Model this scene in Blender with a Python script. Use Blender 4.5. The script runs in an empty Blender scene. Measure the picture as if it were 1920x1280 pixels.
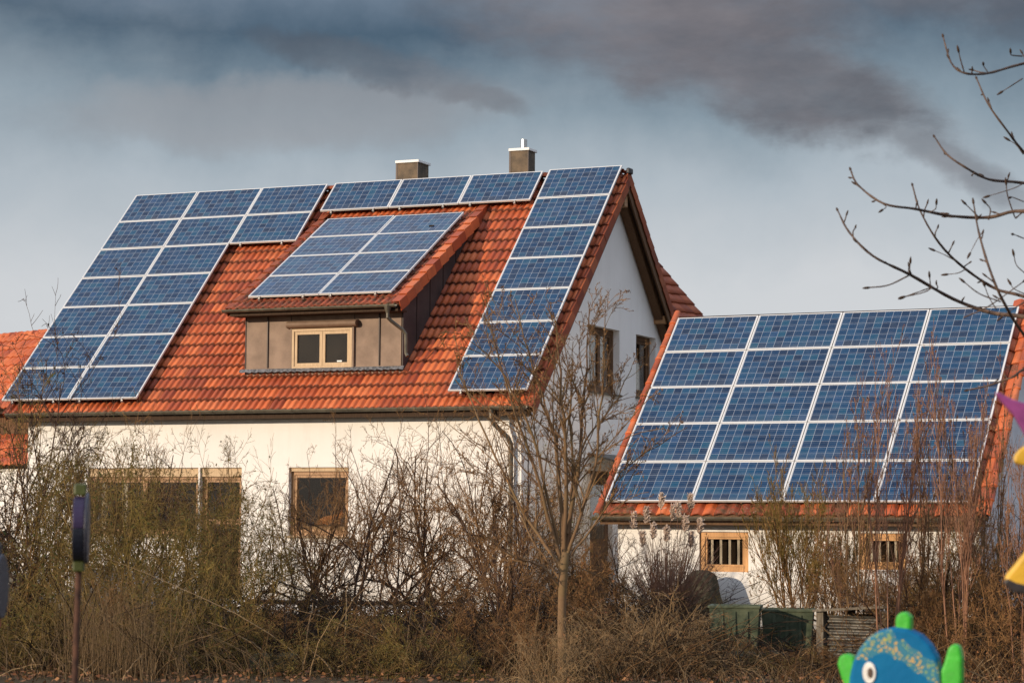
import bpy, math, random
import numpy as np
from mathutils import Vector, Matrix
from mathutils.geometry import tessellate_polygon
R = math.radians
SC = bpy.context.scene
COL = SC.collection
# ------------------------------------------------------------------ camera
F = 4393.1
CAM = np.array([29.5521, -40.5142, 1.8289])
YAW, PITCH, ROLL = -0.41565, 0.076817, 0.0066
def axes():
    cy, sy, cp, sp = math.cos(YAW), math.sin(YAW), math.cos(PITCH), math.sin(PITCH)
    f = np.array([sy*cp, cy*cp, sp]); r = np.array([cy, -sy, 0.0]); u = np.cross(r, f)
    cr, sr = math.cos(ROLL), math.sin(ROLL)
    return cr*r+sr*u, -sr*r+cr*u, f
AR, AU, AF = axes()
cam = bpy.data.cameras.new('camera'); co = bpy.data.objects.new('camera', cam); COL.objects.link(co)
co.matrix_world = Matrix([[AR[0], AU[0], -AF[0], CAM[0]], [AR[1], AU[1], -AF[1], CAM[1]], [AR[2], AU[2], -AF[2], CAM[2]], [0, 0, 0, 1]])
cam.sensor_width = 36; cam.lens = F/1920*36; cam.clip_start = 0.1; cam.clip_end = 6000
cam.dof.use_dof = True; cam.dof.focus_distance = 44; cam.dof.aperture_fstop = 6.0
SC.camera = co
SC.render.resolution_x = 1024; SC.render.resolution_y = 682
# ------------------------------------------------------------------ sun and sky
SUN_EL, SUN_AZ = R(13), R(210)       # azimuth clockwise from +Y
sdir = Vector((math.sin(SUN_AZ)*math.cos(SUN_EL), math.cos(SUN_AZ)*math.cos(SUN_EL), math.sin(SUN_EL)))
sl = bpy.data.lights.new('sun', 'SUN'); sl.energy = 3.75; sl.angle = R(0.5); sl.color = (1.0, 0.82, 0.61)
so = bpy.data.objects.new('sun', sl); COL.objects.link(so); so.rotation_euler = sdir.to_track_quat('Z', 'Y').to_euler()
so.location = sdir*80
world = bpy.data.worlds.new('World'); SC.world = world; world.use_nodes = True
nt = world.node_tree; nt.nodes.clear()
class NB:
    def __init__(s, tree): s.t = tree
    def n(s, typ, **kw):
        nd = s.t.nodes.new(typ)
        for k, v in kw.items():
            if k == 'i':
                for a, b in v.items():
                    if hasattr(b, 'links') or isinstance(b, bpy.types.NodeSocket): s.t.links.new(b, nd.inputs[a])
                    else: nd.inputs[a].default_value = b
            else: setattr(nd, k, v)
        return nd
    def m(s, op, a, b=0.0, c=None, clamp=False):
        i = {0: a, 1: b}
        if c is not None: i[2] = c
        return s.n('ShaderNodeMath', operation=op, use_clamp=clamp, i=i).outputs[0]
    def ramp(s, fac, stops, interp='LINEAR'):
        nd = s.n('ShaderNodeValToRGB', i={0: fac}); cr = nd.color_ramp; cr.interpolation = interp
        while len(cr.elements) < len(stops): cr.elements.new(0.5)
        for e, (p, c) in zip(cr.elements, stops):
            e.position = p; e.color = tuple(c)+(1,) if len(c) == 3 else c
        return nd.outputs[0]
    def mix(s, fac, a, b, mode='MIX'):
        nd = s.n('ShaderNodeMix', data_type='RGBA', blend_type=mode)
        for k, v in ((0, fac), (6, a), (7, b)):
            if isinstance(v, bpy.types.NodeSocket): s.t.links.new(v, nd.inputs[k])
            else: nd.inputs[k].default_value = (tuple(v)+(1,) if hasattr(v, '__len__') and len(v) == 3 else v)
        return nd.outputs[2]
    def noise(s, vec, scale, detail=3, rough=.5, dist=0.0):
        nd = s.n('ShaderNodeTexNoise', i={'Scale': scale, 'Detail': detail, 'Roughness': rough, 'Distortion': dist})
        if vec is not None: s.t.links.new(vec, nd.inputs['Vector'])
        return nd.outputs[0]
def build_sky():
    b = NB(nt)
    sky = b.n('ShaderNodeTexSky', sky_type='NISHITA', sun_disc=False, sun_elevation=SUN_EL, sun_rotation=SUN_AZ, altitude=300, air_density=1.0, dust_density=2.5, ozone_density=2.0)
    tc = b.n('ShaderNodeTexCoord')
    sep = b.n('ShaderNodeSeparateXYZ', i={0: tc.outputs['Generated']})
    x, y, z = sep.outputs
    DEG = 57.29578
    az = b.m('ADD', b.m('MULTIPLY', b.m('ARCTAN2', x, y), DEG), 23.8)     # degrees right of the view axis heading
    el = b.m('MULTIPLY', b.m('ARCSINE', z), DEG)
    # warped coordinates for cloud shapes
    n1 = b.m('SUBTRACT', b.noise(tc.outputs['Generated'], 9, 6, .6), .5)
    mp = b.n('ShaderNodeMapping', i={'Vector': tc.outputs['Generated'], 'Scale': (1, 1, 2.4)})
    n2 = b.noise(mp.outputs[0], 7, 7, .62, .15)
    n3 = b.noise(mp.outputs[0], 16, 6, .6, .15)
    def ellipse(ca, ce, ra, re, rot, soft=1.0):
        c, s_ = math.cos(R(rot)), math.sin(R(rot))
        da = b.m('SUBTRACT', az, ca); de = b.m('SUBTRACT', b.m('ADD', el, b.m('MULTIPLY', n1, 3.0)), ce)
        u = b.m('DIVIDE', b.m('ADD', b.m('MULTIPLY', da, c), b.m('MULTIPLY', de, s_)), ra)
        v = b.m('DIVIDE', b.m('SUBTRACT', b.m('MULTIPLY', de, c), b.m('MULTIPLY', da, s_)), re)
        d = b.m('ADD', b.m('MULTIPLY', u, u), b.m('MULTIPLY', v, v))
        d = b.m('ADD', d, b.m('ADD', b.m('MULTIPLY', b.m('SUBTRACT', n2, .5), 2.6), b.m('MULTIPLY', b.m('SUBTRACT', n3, .5), 1.5)))
        return b.n('ShaderNodeMapRange', interpolation_type='SMOOTHSTEP', i={0: d, 1: 1.0+.6*soft, 2: 1.0-.9*soft, 3: 0.0, 4: 1.0}).outputs[0]
    # broad streaky veil over a gradient brightened overhead to lift the shaded gable
    hi = b.n('ShaderNodeMapRange', i={0: b.m('ADD', el, b.m('MULTIPLY', n1, 4)), 1: 2.0, 2: 38.0, 3: 0.0, 4: 1.0}).outputs[0]
    base = b.mix(SKYMIX, sky.outputs[0], b.ramp(hi, SKYRAMP))
    veil = b.n('ShaderNodeMapRange', i={0: n2, 1: .42, 2: .62, 3: 0.0, 4: 1.0}).outputs[0]
    base = b.mix(b.m('MULTIPLY', veil, .14), base, (3.6, 3.75, 3.95))
    streak = b.n('ShaderNodeMapRange', i={0: n3, 1: .45, 2: .70, 3: 0.0, 4: 1.0}).outputs[0]
    pale = ellipse(-6.0, 9.9, 6.0, .9, 3); base = b.mix(b.m('MULTIPLY', pale, .55), base, (2.5, 2.5, 2.65))
    dark = None
    for a in CLOUDS:
        e = b.m('MULTIPLY', ellipse(*a[:6]), a[6])
        dark = e if dark is None else b.m('MAXIMUM', dark, e)
    dark = b.m('MULTIPLY', dark, b.m('ADD', b.m('MULTIPLY', streak, -.22), 1.0), clamp=True)
    ccol = b.mix(b.ramp(n2, [(.35, (0, 0, 0)), (.65, (1, 1, 1))]), (0.82, 0.86, 1.02), (1.75, 1.6, 1.72))
    fin = b.mix(dark, base, ccol)
    bg = b.n('ShaderNodeBackground', i={0: fin, 1: 0.12})
    out = b.n('ShaderNodeOutputWorld', i={0: bg.outputs[0]})
SKYMIX = 0.95
SKYRAMP = [(0, (5.2, 5.25, 5.4)), (.10, (4.85, 5.0, 5.2)), (.172, (3.35, 3.8, 4.2)), (.22, (1.95, 2.5, 2.95)), (.278, (.52, .86, 1.25)), (.37, (2.6, 3.1, 3.9)), (1, (7.0, 7.8, 9.6))]
# az(deg from view axis), el, half width, half height, rotation, softness, strength
CLOUDS = [(3.4, 12.4, 5.0, 1.7, -8, .9, .92), (6.6, 10.7, 4.2, 1.15, -24, .9, .88), (9.5, 9.1, 3.4, .5, -24, 1.0, .6), (-3.3, 11.2, 2.8, .45, -12, 1.0, .5), (-1.0, 10.4, 1.4, .35, -20, 1.0, .5),
          (12.0, 12.9, 4.5, 1.2, 0, 1.0, .65), (-13, 13.8, 9, 1.2, 4, 1.0, .5), (30, 14, 14, 2.5, 5, 1.0, .6), (-45, 16, 18, 3, 0, 1.0, .5), (4, 20, 14, 3.5, 8, 1.0, .55), (80, 22, 22, 5, -6, 1.0, .5), (150, 30, 25, 6, 0, 1.0, .4)]
build_sky()
SC.view_settings.view_transform = 'Standard'; SC.view_settings.look = 'None'; SC.view_settings.gamma = 1; SC.view_settings.exposure = 0.12
SC.view_settings.use_curve_mapping = False
SC.render.engine = 'CYCLES'
# ------------------------------------------------------------------ helpers
def gp(px, d, z=0.0):
    """ground point at depth d (metres ahead of the camera) in the column px of the photo"""
    fh = np.array([AF[0], AF[1], 0]); fh = fh/np.linalg.norm(fh); rh = np.array([AR[0], AR[1], 0])
    p = CAM + fh*d + rh*((px-960)/F*d); return Vector((p[0], p[1], z))
def hz(py, d): return 1.8289 + (979-py)/F*d
def world_of(o):
    m = o.matrix_basis.copy()
    while o.parent is not None: o = o.parent; m = o.matrix_basis @ m
    return m
def tag(o, label=None, cat=None, group=None, kind=None):
    for k, v in (('label', label), ('category', cat), ('group', group), ('kind', kind)):
        if v: o[k] = v
    return o
def empty(name, loc, label=None, cat=None, group=None, mat=None):
    o = bpy.data.objects.new(name, None); COL.objects.link(o); o.empty_display_size = .3
    if mat is not None: o.matrix_basis = mat
    else: o.location = loc
    return tag(o, label, cat, group)
class MB:
    def __init__(s): s.v = []; s.f = []
    def poly(s, pts, flip=False):
        k = len(s.v); s.v += [tuple(p) for p in pts]; idx = list(range(k, k+len(pts)))
        s.f.append(idx[::-1] if flip else idx); return s
    def box(s, x0, x1, y0, y1, z0, z1, M=None, bev=0):
        c = [(x0, y0, z0), (x1, y0, z0), (x1, y1, z0), (x0, y1, z0), (x0, y0, z1), (x1, y0, z1), (x1, y1, z1), (x0, y1, z1)]
        if M is not None: c = [tuple(M @ Vector(p)) for p in c]
        k = len(s.v); s.v += c
        s.f += [[k+a for a in q] for q in ((0, 3, 2, 1), (4, 5, 6, 7), (0, 1, 5, 4), (1, 2, 6, 5), (2, 3, 7, 6), (3, 0, 4, 7))]; return s
    def prism(s, prof, a, b, M=None):
        """profile [(y,z)] extruded along x from a to b"""
        n = len(prof); k = len(s.v)
        pts = [(a, y, z) for y, z in prof]+[(b, y, z) for y, z in prof]
        if M is not None: pts = [tuple(M @ Vector(p)) for p in pts]
        s.v += pts
        for i in range(n): j = (i+1) % n; s.f.append([k+i, k+j, k+n+j, k+n+i])
        s.f.append([k+i for i in range(n)][::-1]); s.f.append([k+n+i for i in range(n)]); return s
    def slab(s, outline, t0, t1, M=None):
        """outline [(x,z)] extruded in y from t0 to t1"""
        n = len(outline); k = len(s.v)
        pts = [(x, t0, z) for x, z in outline]+[(x, t1, z) for x, z in outline]
        if M is not None: pts = [tuple(M @ Vector(p)) for p in pts]
        s.v += pts
        for i in range(n): j = (i+1) % n; s.f.append([k+j, k+i, k+n+i, k+n+j])
        s.f.append([k+i for i in range(n)]); s.f.append([k+n+i for i in range(n)][::-1]); return s
    def tube(s, path, rad, sides=8, cap=True):
        path = [Vector(p) for p in path]; n = len(path); rs = rad if hasattr(rad, '__len__') else [rad]*n
        k = len(s.v); ref = None
        for i, p in enumerate(path):
            t = (path[min(i+1, n-1)]-path[max(i-1, 0)]).normalized()
            if ref is None:
                ref = Vector((0, 0, 1)) if abs(t.z) < .9 else Vector((1, 0, 0))
            a = (ref - t*ref.dot(t)).normalized(); b_ = t.cross(a); ref = a
            for q in range(sides):
                an = 2*math.pi*q/sides; s.v.append(tuple(p+(a*math.cos(an)+b_*math.sin(an))*rs[i]))
        for i in range(n-1):
            for q in range(sides):
                q2 = (q+1) % sides; s.f.append([k+i*sides+q, k+i*sides+q2, k+(i+1)*sides+q2, k+(i+1)*sides+q])
        if cap: s.f.append([k+q for q in range(sides)][::-1]); s.f.append([k+(n-1)*sides+q for q in range(sides)])
        return s
    def mesh(s, name, mat, smooth=False, origin=None):
        me = bpy.data.meshes.new(name); v = s.v
        if origin is not None: o = origin; v = [(a-o[0], b-o[1], c-o[2]) for a, b, c in v]
        me.from_pydata(v, [], s.f); me.materials.append(mat)
        if smooth: me.polygons.foreach_set('use_smooth', [True]*len(me.polygons))
        me.update(); return me
    def build(s, name, mat, parent=None, smooth=False, bevel=0, origin=None):
        """vertices are in world coordinates; the object's own frame is its parent's, or origin"""
        if parent is not None:
            inv = world_of(parent).inverted(); s.v = [tuple(inv @ Vector(p)) for p in s.v]
            me = s.mesh(name, mat, smooth)
            o = bpy.data.objects.new(name, me); COL.objects.link(o); o.parent = parent
        else:
            if origin is None:
                a = np.array(s.v); origin = ((a[:, 0].min()+a[:, 0].max())/2, (a[:, 1].min()+a[:, 1].max())/2, a[:, 2].min())
            me = s.mesh(name, mat, smooth, origin); o = bpy.data.objects.new(name, me); COL.objects.link(o); o.location = origin
        if bevel:
            md = o.modifiers.new('bevel', 'BEVEL'); md.width = bevel; md.segments = 2; md.limit_method = 'ANGLE'; md.angle_limit = R(40)
        return o
def place(name, me, parent, Mw):
    o = bpy.data.objects.new(name, me); COL.objects.link(o)
    if parent is not None: o.parent = parent; o.matrix_basis = world_of(parent).inverted() @ Mw
    else: o.matrix_basis = Mw
    return o
def frame(O, X, Y, Z):
    return Matrix([[X[0], Y[0], Z[0], O[0]], [X[1], Y[1], Z[1], O[1]], [X[2], Y[2], Z[2], O[2]], [0, 0, 0, 1]])
# ------------------------------------------------------------------ materials
def pm(name, col, rough=.7, spec=.3, metal=0.0, fn=None, bump=None):
    """principled material; fn(b, coord) may return a colour socket, bump=(scale,dist,detail)"""
    m = bpy.data.materials.new(name); m.use_nodes = True; t = m.node_tree; b = NB(t)
    p = t.nodes['Principled BSDF']; p.inputs['Base Color'].default_value = tuple(col)+(1,); p.inputs['Roughness'].default_value = rough
    p.inputs['Specular IOR Level'].default_value = spec; p.inputs['Metallic'].default_value = metal
    tc = b.n('ShaderNodeTexCoord').outputs['Object']
    if fn:
        c = fn(b, tc)
        if isinstance(c, tuple): t.links.new(c[1], p.inputs['Roughness']); c = c[0]
        t.links.new(c, p.inputs['Base Color'])
    if bump:
        bn = b.n('ShaderNodeBump', i={'Distance': bump[1], 'Strength': 1.0, 'Height': b.noise(tc, bump[0], bump[2])})
        t.links.new(bn.outputs[0], p.inputs['Normal'])
    return m
def mottled(c0, c1, scale=6, detail=4, lo=.35, hi=.65):
    def fn(b, tc):
        return b.ramp(b.noise(tc, scale, detail, .6), [(lo, c0), (hi, c1)])
    return fn
def fn_plaster(b, tc):
    c = b.ramp(b.noise(tc, .8, 5, .6), [(.3, (.78, .75, .71)), (.7, (.86, .83, .79))])
    mp = b.n('ShaderNodeMapping', i={'Vector': tc, 'Scale': (5, 5, .5)})
    st = b.ramp(b.noise(mp.outputs[0], 1.3, 5, .65), [(.50, (0, 0, 0)), (.75, (1, 1, 1))])
    c = b.mix(b.m('MULTIPLY', st, .16), c, (.56, .50, .44))
    zz = b.n('ShaderNodeSeparateXYZ', i={0: b.n('ShaderNodeNewGeometry').outputs['Position']}).outputs[2]
    sp = b.n('ShaderNodeMapRange', i={0: b.m('ADD', zz, b.m('MULTIPLY', b.noise(tc, 3, 5, .7), -.9)), 1: .45, 2: -.25, 3: 0.0, 4: .5}).outputs[0]
    c = b.mix(sp, c, (.33, .29, .22))
    return c
M = {}
M['plaster'] = pm('plaster', (.8, .77, .72), .9, .15, fn=fn_plaster, bump=(90, .006, 4))
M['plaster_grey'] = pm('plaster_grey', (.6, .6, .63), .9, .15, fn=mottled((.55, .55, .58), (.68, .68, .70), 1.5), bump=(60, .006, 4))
def tile_fn(src, dark=1.0, rows=False):
    def fn(b, tc):
        if src == 'obj': rnd = b.n('ShaderNodeObjectInfo').outputs['Random']
        else: rnd = b.n('ShaderNodeNewGeometry').outputs['Random Per Island']
        k = dark
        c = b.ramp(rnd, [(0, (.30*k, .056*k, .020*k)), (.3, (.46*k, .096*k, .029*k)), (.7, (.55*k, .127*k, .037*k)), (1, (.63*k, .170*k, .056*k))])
        geo = b.n('ShaderNodeNewGeometry').outputs['Position']
        n = b.noise(geo, 1.1, 5, .65); c = b.mix(b.ramp(n, [(.45, (0, 0, 0)), (.75, (.55, .55, .55))]), c, (.20*k, .052*k, .028*k))
        mpp = b.n('ShaderNodeMapping', i={'Vector': geo, 'Scale': (6, .7, .7)})
        n = b.noise(mpp.outputs[0], 1.2, 5, .65); c = b.mix(b.ramp(n, [(.50, (0, 0, 0)), (.72, (.45, .45, .45))]), c, (.15, .05, .03))
        n = b.noise(geo, 14, 5, .7); c = b.mix(b.ramp(n, [(.55, (0, 0, 0)), (.8, (.6, .6, .6))]), c, (.13*k, .052*k, .03*k))
        n = b.noise(geo, 45, 2, .6); c = b.mix(b.ramp(n, [(.70, (0, 0, 0)), (.76, (.5, .5, .5))]), c, (.45, .40, .33))
        if rows:   # grime and painted lip shadow along the laps of the tile courses
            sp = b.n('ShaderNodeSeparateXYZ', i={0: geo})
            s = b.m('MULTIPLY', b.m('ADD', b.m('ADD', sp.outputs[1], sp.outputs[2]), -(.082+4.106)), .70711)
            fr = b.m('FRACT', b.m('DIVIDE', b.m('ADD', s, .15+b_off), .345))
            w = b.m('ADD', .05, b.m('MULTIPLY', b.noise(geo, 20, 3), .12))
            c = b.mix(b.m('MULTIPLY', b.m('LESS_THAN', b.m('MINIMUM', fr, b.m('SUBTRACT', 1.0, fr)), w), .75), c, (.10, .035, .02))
        return c
    b_off = 0.0
    return fn
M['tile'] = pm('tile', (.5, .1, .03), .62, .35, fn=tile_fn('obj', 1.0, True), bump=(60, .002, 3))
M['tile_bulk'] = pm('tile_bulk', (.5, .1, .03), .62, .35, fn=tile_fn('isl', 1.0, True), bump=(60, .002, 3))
M['tile_plain'] = pm('tile_plain', (.5, .1, .03), .62, .35, fn=tile_fn('obj'), bump=(60, .002, 3))
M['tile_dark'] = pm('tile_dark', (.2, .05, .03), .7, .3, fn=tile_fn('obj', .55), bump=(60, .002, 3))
def fn_mossytile(b, tc):
    rnd = b.n('ShaderNodeObjectInfo').outputs['Random']
    c = b.ramp(rnd, [(0, (.22, .050, .028)), (.5, (.32, .072, .035)), (1, (.40, .10, .05))])
    geo = b.n('ShaderNodeNewGeometry').outputs['Position']
    n = b.noise(geo, 9, 5, .7); c = b.mix(b.ramp(n, [(.42, (0, 0, 0)), (.62, (.85, .85, .85))]), c, (.075, .055, .03))
    n = b.noise(geo, 40, 2, .6); c = b.mix(b.ramp(n, [(.62, (0, 0, 0)), (.7, (.7, .7, .7))]), c, (.42, .30, .24))
    return c
M['tile_mossy'] = pm('tile_mossy', (.3, .07, .04), .75, .25, fn=fn_mossytile, bump=(50, .004, 3))
def fn_wood(c0, c1):
    def fn(b, tc):
        mp = b.n('ShaderNodeMapping', i={'Vector': tc, 'Scale': (14, 14, 2)})
        return b.ramp(b.noise(mp.outputs[0], 3, 5, .6, .5), [(.3, c0), (.7, c1)])
    return fn
M['wood_brown'] = pm('wood_brown', (.12, .06, .03), .7, .25, fn=fn_wood((.085, .045, .022), (.17, .09, .045)))
M['wood_dark'] = pm('wood_dark', (.05, .03, .02), .8, .2, fn=fn_wood((.035, .02, .013), (.075, .045, .028)))
M['wood_frame'] = pm('wood_frame', (.45, .24, .1), .5, .4, fn=fn_wood((.27, .135, .055), (.42, .225, .095)))
M['wood_honey'] = pm('wood_honey', (.5, .26, .09), .5, .4, fn=fn_wood((.48, .22, .07), (.64, .34, .12)))
M['wood_cream'] = pm('wood_cream', (.6, .45, .28), .5, .3, fn=fn_wood((.42, .28, .15), (.58, .41, .24)))
M['wood_grey'] = pm('wood_grey', (.14, .12, .1), .85, .2, fn=fn_wood((.09, .075, .055), (.2, .17, .13)))
M['gutter'] = pm('gutter', (.1, .085, .06), .45, .45, metal=.3, fn=mottled((.075, .065, .048), (.15, .13, .095), 5))
M['sheet'] = pm('sheet', (.3, .2, .14), .55, .3, fn=mottled((.17, .108, .072), (.27, .180, .125), 2.6, 6), bump=(2.5, .004, 1))
M['sheet_dark'] = pm('sheet_dark', (.06, .045, .04), .6, .3, fn=mottled((.045, .034, .032), (.075, .056, .05), 2.2, 4))  # dormer cheeks: sun shade put into this darker sheet colour
M['seam'] = pm('seam', (.05, .035, .03), .5, .4, metal=.3)
M['lead'] = pm('lead', (.12, .12, .12), .55, .4, metal=.4, fn=mottled((.08, .085, .09), (.28, .27, .27), 18))
M['alu'] = pm('alu', (.66, .65, .63), .4, .5, metal=.1)
M['steel'] = pm('steel', (.5, .49, .47), .3, .5, metal=.8)
M['white'] = pm('white', (.78, .77, .74), .5, .4)
M['chimney'] = pm('chimney', (.15, .1, .06), .6, .35, metal=.1, fn=mottled((.055, .037, .021), (.135, .09, .05), 4, 6))
def fn_cells(b, tc):
    sep = b.n('ShaderNodeSeparateXYZ', i={0: tc}); x, y = sep.outputs[0], sep.outputs[1]
    cw = .1585; ox, oy = .0325, .0200
    u = b.m('DIVIDE', b.m('SUBTRACT', x, ox), cw); v = b.m('DIVIDE', b.m('SUBTRACT', y, oy), cw)
    fu, fv = b.m('FRACT', u), b.m('FRACT', v)
    cx = b.n('ShaderNodeCombineXYZ', i={0: b.m('FLOOR', u), 1: b.m('FLOOR', v), 2: b.m('MULTIPLY', b.n('ShaderNodeObjectInfo').outputs['Random'], 91.0)})
    wn = b.n('ShaderNodeTexWhiteNoise', noise_dimensions='3D', i={'Vector': cx.outputs[0]})
    c = b.ramp(wn.outputs[0], [(0, (.003, .017, .052)), (.35, (.004, .030, .084)), (.7, (.004, .041, .106)), (.9, (.005, .057, .114)), (1, (.010, .045, .122))])
    vor = b.n('ShaderNodeTexVoronoi', i={'Vector': tc, 'Scale': 70.0})
    c = b.mix(.35, c, b.ramp(b.n('ShaderNodeSeparateColor', i={0: vor.outputs['Color']}).outputs[0], [(0, (.3, .3, .3)), (1, (.7, .7, .7))]), 'SOFT_LIGHT')
    cl = b.noise(b.n('ShaderNodeNewGeometry').outputs['Position'], 5, 3, .6)
    c = b.mix(b.ramp(cl, [(.45, (0, 0, 0)), (.75, (.16, .16, .16))]), c, (.12, .15, .19))
    dust = b.n('ShaderNodeMapRange', i={0: y, 1: .16, 2: .02, 3: 0.0, 4: .28}).outputs[0]
    c = b.mix(b.m('MULTIPLY', dust, b.noise(tc, 9, 4, .6)), c, (.26, .24, .20))
    def line(f, w):   # distance to nearest integer edge
        d = b.m('MINIMUM', f, b.m('SUBTRACT', 1.0, f)); return b.m('LESS_THAN', d, w)
    gl = b.m('MAXIMUM', line(fu, .018), line(fv, .018))
    b1 = b.m('LESS_THAN', b.m('ABSOLUTE', b.m('SUBTRACT', fv, .28)), .011)
    b2 = b.m('LESS_THAN', b.m('ABSOLUTE', b.m('SUBTRACT', fv, .72)), .011)
    c = b.mix(b.m('MULTIPLY', b.m('MAXIMUM', b1, b2), .5), c, (.30, .32, .35))
    c = b.mix(b.m('MULTIPLY', gl, .72), c, (.46, .49, .53))
    ex = b.m('MAXIMUM', b.m('LESS_THAN', u, 0.0), b.m('GREATER_THAN', u, 10.0)); ey = b.m('MAXIMUM', b.m('LESS_THAN', v, 0.0), b.m('GREATER_THAN', v, 6.0))
    c = b.mix(b.m('MAXIMUM', ex, ey), c, (.42, .43, .45))
    return c
M['cells'] = pm('cells', (.02, .06, .13), .25, .18, fn=fn_cells)
def glass_mat(name, tint=(.6, .6, .6)):
    m = bpy.data.materials.new(name); m.use_nodes = True; t = m.node_tree; t.nodes.clear(); b = NB(t)
    tr = b.n('ShaderNodeBsdfTransparent', i={0: tint+(1,)}); gl = b.n('ShaderNodeBsdfGlossy', i={'Color': (.9, .9, .9, 1), 'Roughness': .03})
    fr = b.n('ShaderNodeFresnel', i={'IOR': 1.5})
    tcx = b.n('ShaderNodeTexCoord').outputs['Object']
    bn = b.n('ShaderNodeBump', i={'Distance': .01, 'Strength': .3, 'Height': b.noise(tcx, 1.2, 2)})
    t.links.new(bn.outputs[0], gl.inputs['Normal'])
    mx = b.n('ShaderNodeMixShader', i={0: b.m('MULTIPLY', fr.outputs[0], .6, clamp=True), 1: tr.outputs[0], 2: gl.outputs[0]})
    b.n('ShaderNodeOutputMaterial', i={0: mx.outputs[0]}); return m
M['glass'] = glass_mat('window_glass', (.85, .83, .8))
M['interior'] = pm('interior', (.06, .05, .04), .9, .1, fn=mottled((.018, .013, .010), (.045, .034, .025), 1.5))
def bark(name, c0, c1, moss=None, island=True, rough=.85):
    def fn(b, tc):
        rnd = b.n('ShaderNodeNewGeometry').outputs['Random Per Island']
        c = b.ramp(rnd, [(0, c0), (1, c1)])
        g = b.n('ShaderNodeNewGeometry').outputs['Position']
        c = b.mix(b.m('MULTIPLY', b.noise(g, 30, 3), .5), c, tuple(x*.55 for x in c0))
        if moss: c = b.mix(b.ramp(b.noise(g, 2.2, 4, .6), [(.50, (0, 0, 0)), (.66, (.55, .55, .55))]), c, moss)
        return c
    return pm(name, c0, rough, .2, fn=fn)
M['twig_brown'] = bark('twig_brown', (.085, .042, .018), (.42, .225, .088))
M['twig_mossy'] = bark('twig_mossy', (.075, .046, .016), (.36, .235, .075), (.22, .165, .03))
M['twig_dark'] = bark('twig_dark', (.045, .026, .018), (.13, .075, .048))
M['twig_tan'] = bark('twig_tan', (.17, .105, .05), (.38, .25, .125))
M['twig_red'] = bark('twig_red', (.20, .095, .055), (.42, .22, .13))
M['bark_tan'] = bark('bark_tan', (.17, .10, .055), (.25, .155, .08), (.17, .125, .05))
M['reed'] = bark('reed', (.18, .09, .06), (.30, .18, .12))
M['plume'] = bark('plume', (.62, .46, .36), (.80, .64, .52))
M['leaf_dead'] = bark('leaf_dead', (.14, .055, .025), (.36, .18, .08))
M['evergreen'] = bark('evergreen', (.02, .035, .012), (.055, .075, .025))
M['grassy'] = bark('grassy', (.05, .065, .018), (.15, .135, .04))
M['branch'] = pm('branch', (.07, .05, .04), .8, .2, fn=mottled((.055, .036, .03), (.13, .085, .06), 12))
def fn_ground(b, tc):
    c = b.ramp(b.noise(tc, .5, 6, .65), [(.35, (.035, .026, .016)), (.5, (.07, .05, .028)), (.65, (.045, .055, .02))])
    return b.mix(b.ramp(b.noise(tc, 9, 5, .7), [(.4, (0, 0, 0)), (.7, (.7, .7, .7))]), c, (.13, .085, .045))
M['ground'] = pm('ground', (.06, .05, .03), .95, .1, fn=fn_ground, bump=(7, .08, 6))
M['bin_green'] = pm('bin_green', (.1, .15, .09), .6, .3, fn=mottled((.028, .042, .022), (.12, .135, .08), 3, 6))
M['metal_grey'] = pm('metal_grey', (.2, .2, .19), .5, .4, metal=.5, fn=mottled((.05, .045, .038), (.15, .14, .12), 8))
M['stone'] = pm('stone', (.07, .06, .045), .9, .2, fn=mottled((.03, .03, .02), (.10, .085, .055), 5, 6), bump=(8, .06, 5))
M['terracotta'] = pm('terracotta', (.42, .14, .07), .8, .2, fn=mottled((.33, .11, .055), (.5, .2, .11), 6))
M['red_plastic'] = pm('red_plastic', (.35, .04, .05), .4, .4)
M['black_plastic'] = pm('black_plastic', (.025, .025, .028), .5, .4)
M['fur'] = pm('fur', (.5, .2, .06), .95, .1, fn=mottled((.42, .14, .04), (.75, .38, .14), 9), bump=(60, .01, 3))
M['curtain'] = pm('curtain', (.80, .76, .66), .9, .1)
def paint(name, col, rough=.45): return pm(name, col, rough, .4, fn=mottled(tuple(c*.78 for c in col), tuple(min(1, c*1.12+.002) for c in col), 14, 6), bump=(35, .002, 4))
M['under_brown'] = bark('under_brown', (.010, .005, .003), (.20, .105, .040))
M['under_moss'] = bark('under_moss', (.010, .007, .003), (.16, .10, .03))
M['under_dark'] = bark('under_dark', (.010, .006, .004), (.040, .024, .014))  # near-black stems, shade deep in the hedge put into the colour
M['p_green'] = paint('paint_green', (.045, .42, .03)); M['p_dkgreen'] = paint('paint_dark_green', (.01, .12, .02))
M['p_purple'] = paint('paint_purple', (.22, .04, .17)); M['p_yellow'] = paint('paint_yellow', (.62, .36, .03))
M['p_black'] = paint('paint_black', (.025, .02, .02)); M['p_white'] = paint('paint_white', (.78, .76, .72)); M['p_brown'] = paint('paint_brown', (.09, .05, .03))
M['p_navy'] = paint('paint_navy', (.007, .010, .022)); M['p_violet'] = paint('paint_violet', (.020, .009, .042)); M['p_greyblue'] = paint('paint_greyblue', (.030, .032, .048)); M['p_red'] = paint('paint_red', (.4, .04, .02))
M['p_olive'] = paint('paint_olive', (.06, .07, .015))
M['rust'] = pm('rust', (.06, .03, .02), .8, .3, fn=mottled((.04, .02, .015), (.11, .05, .03), 20))
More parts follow.
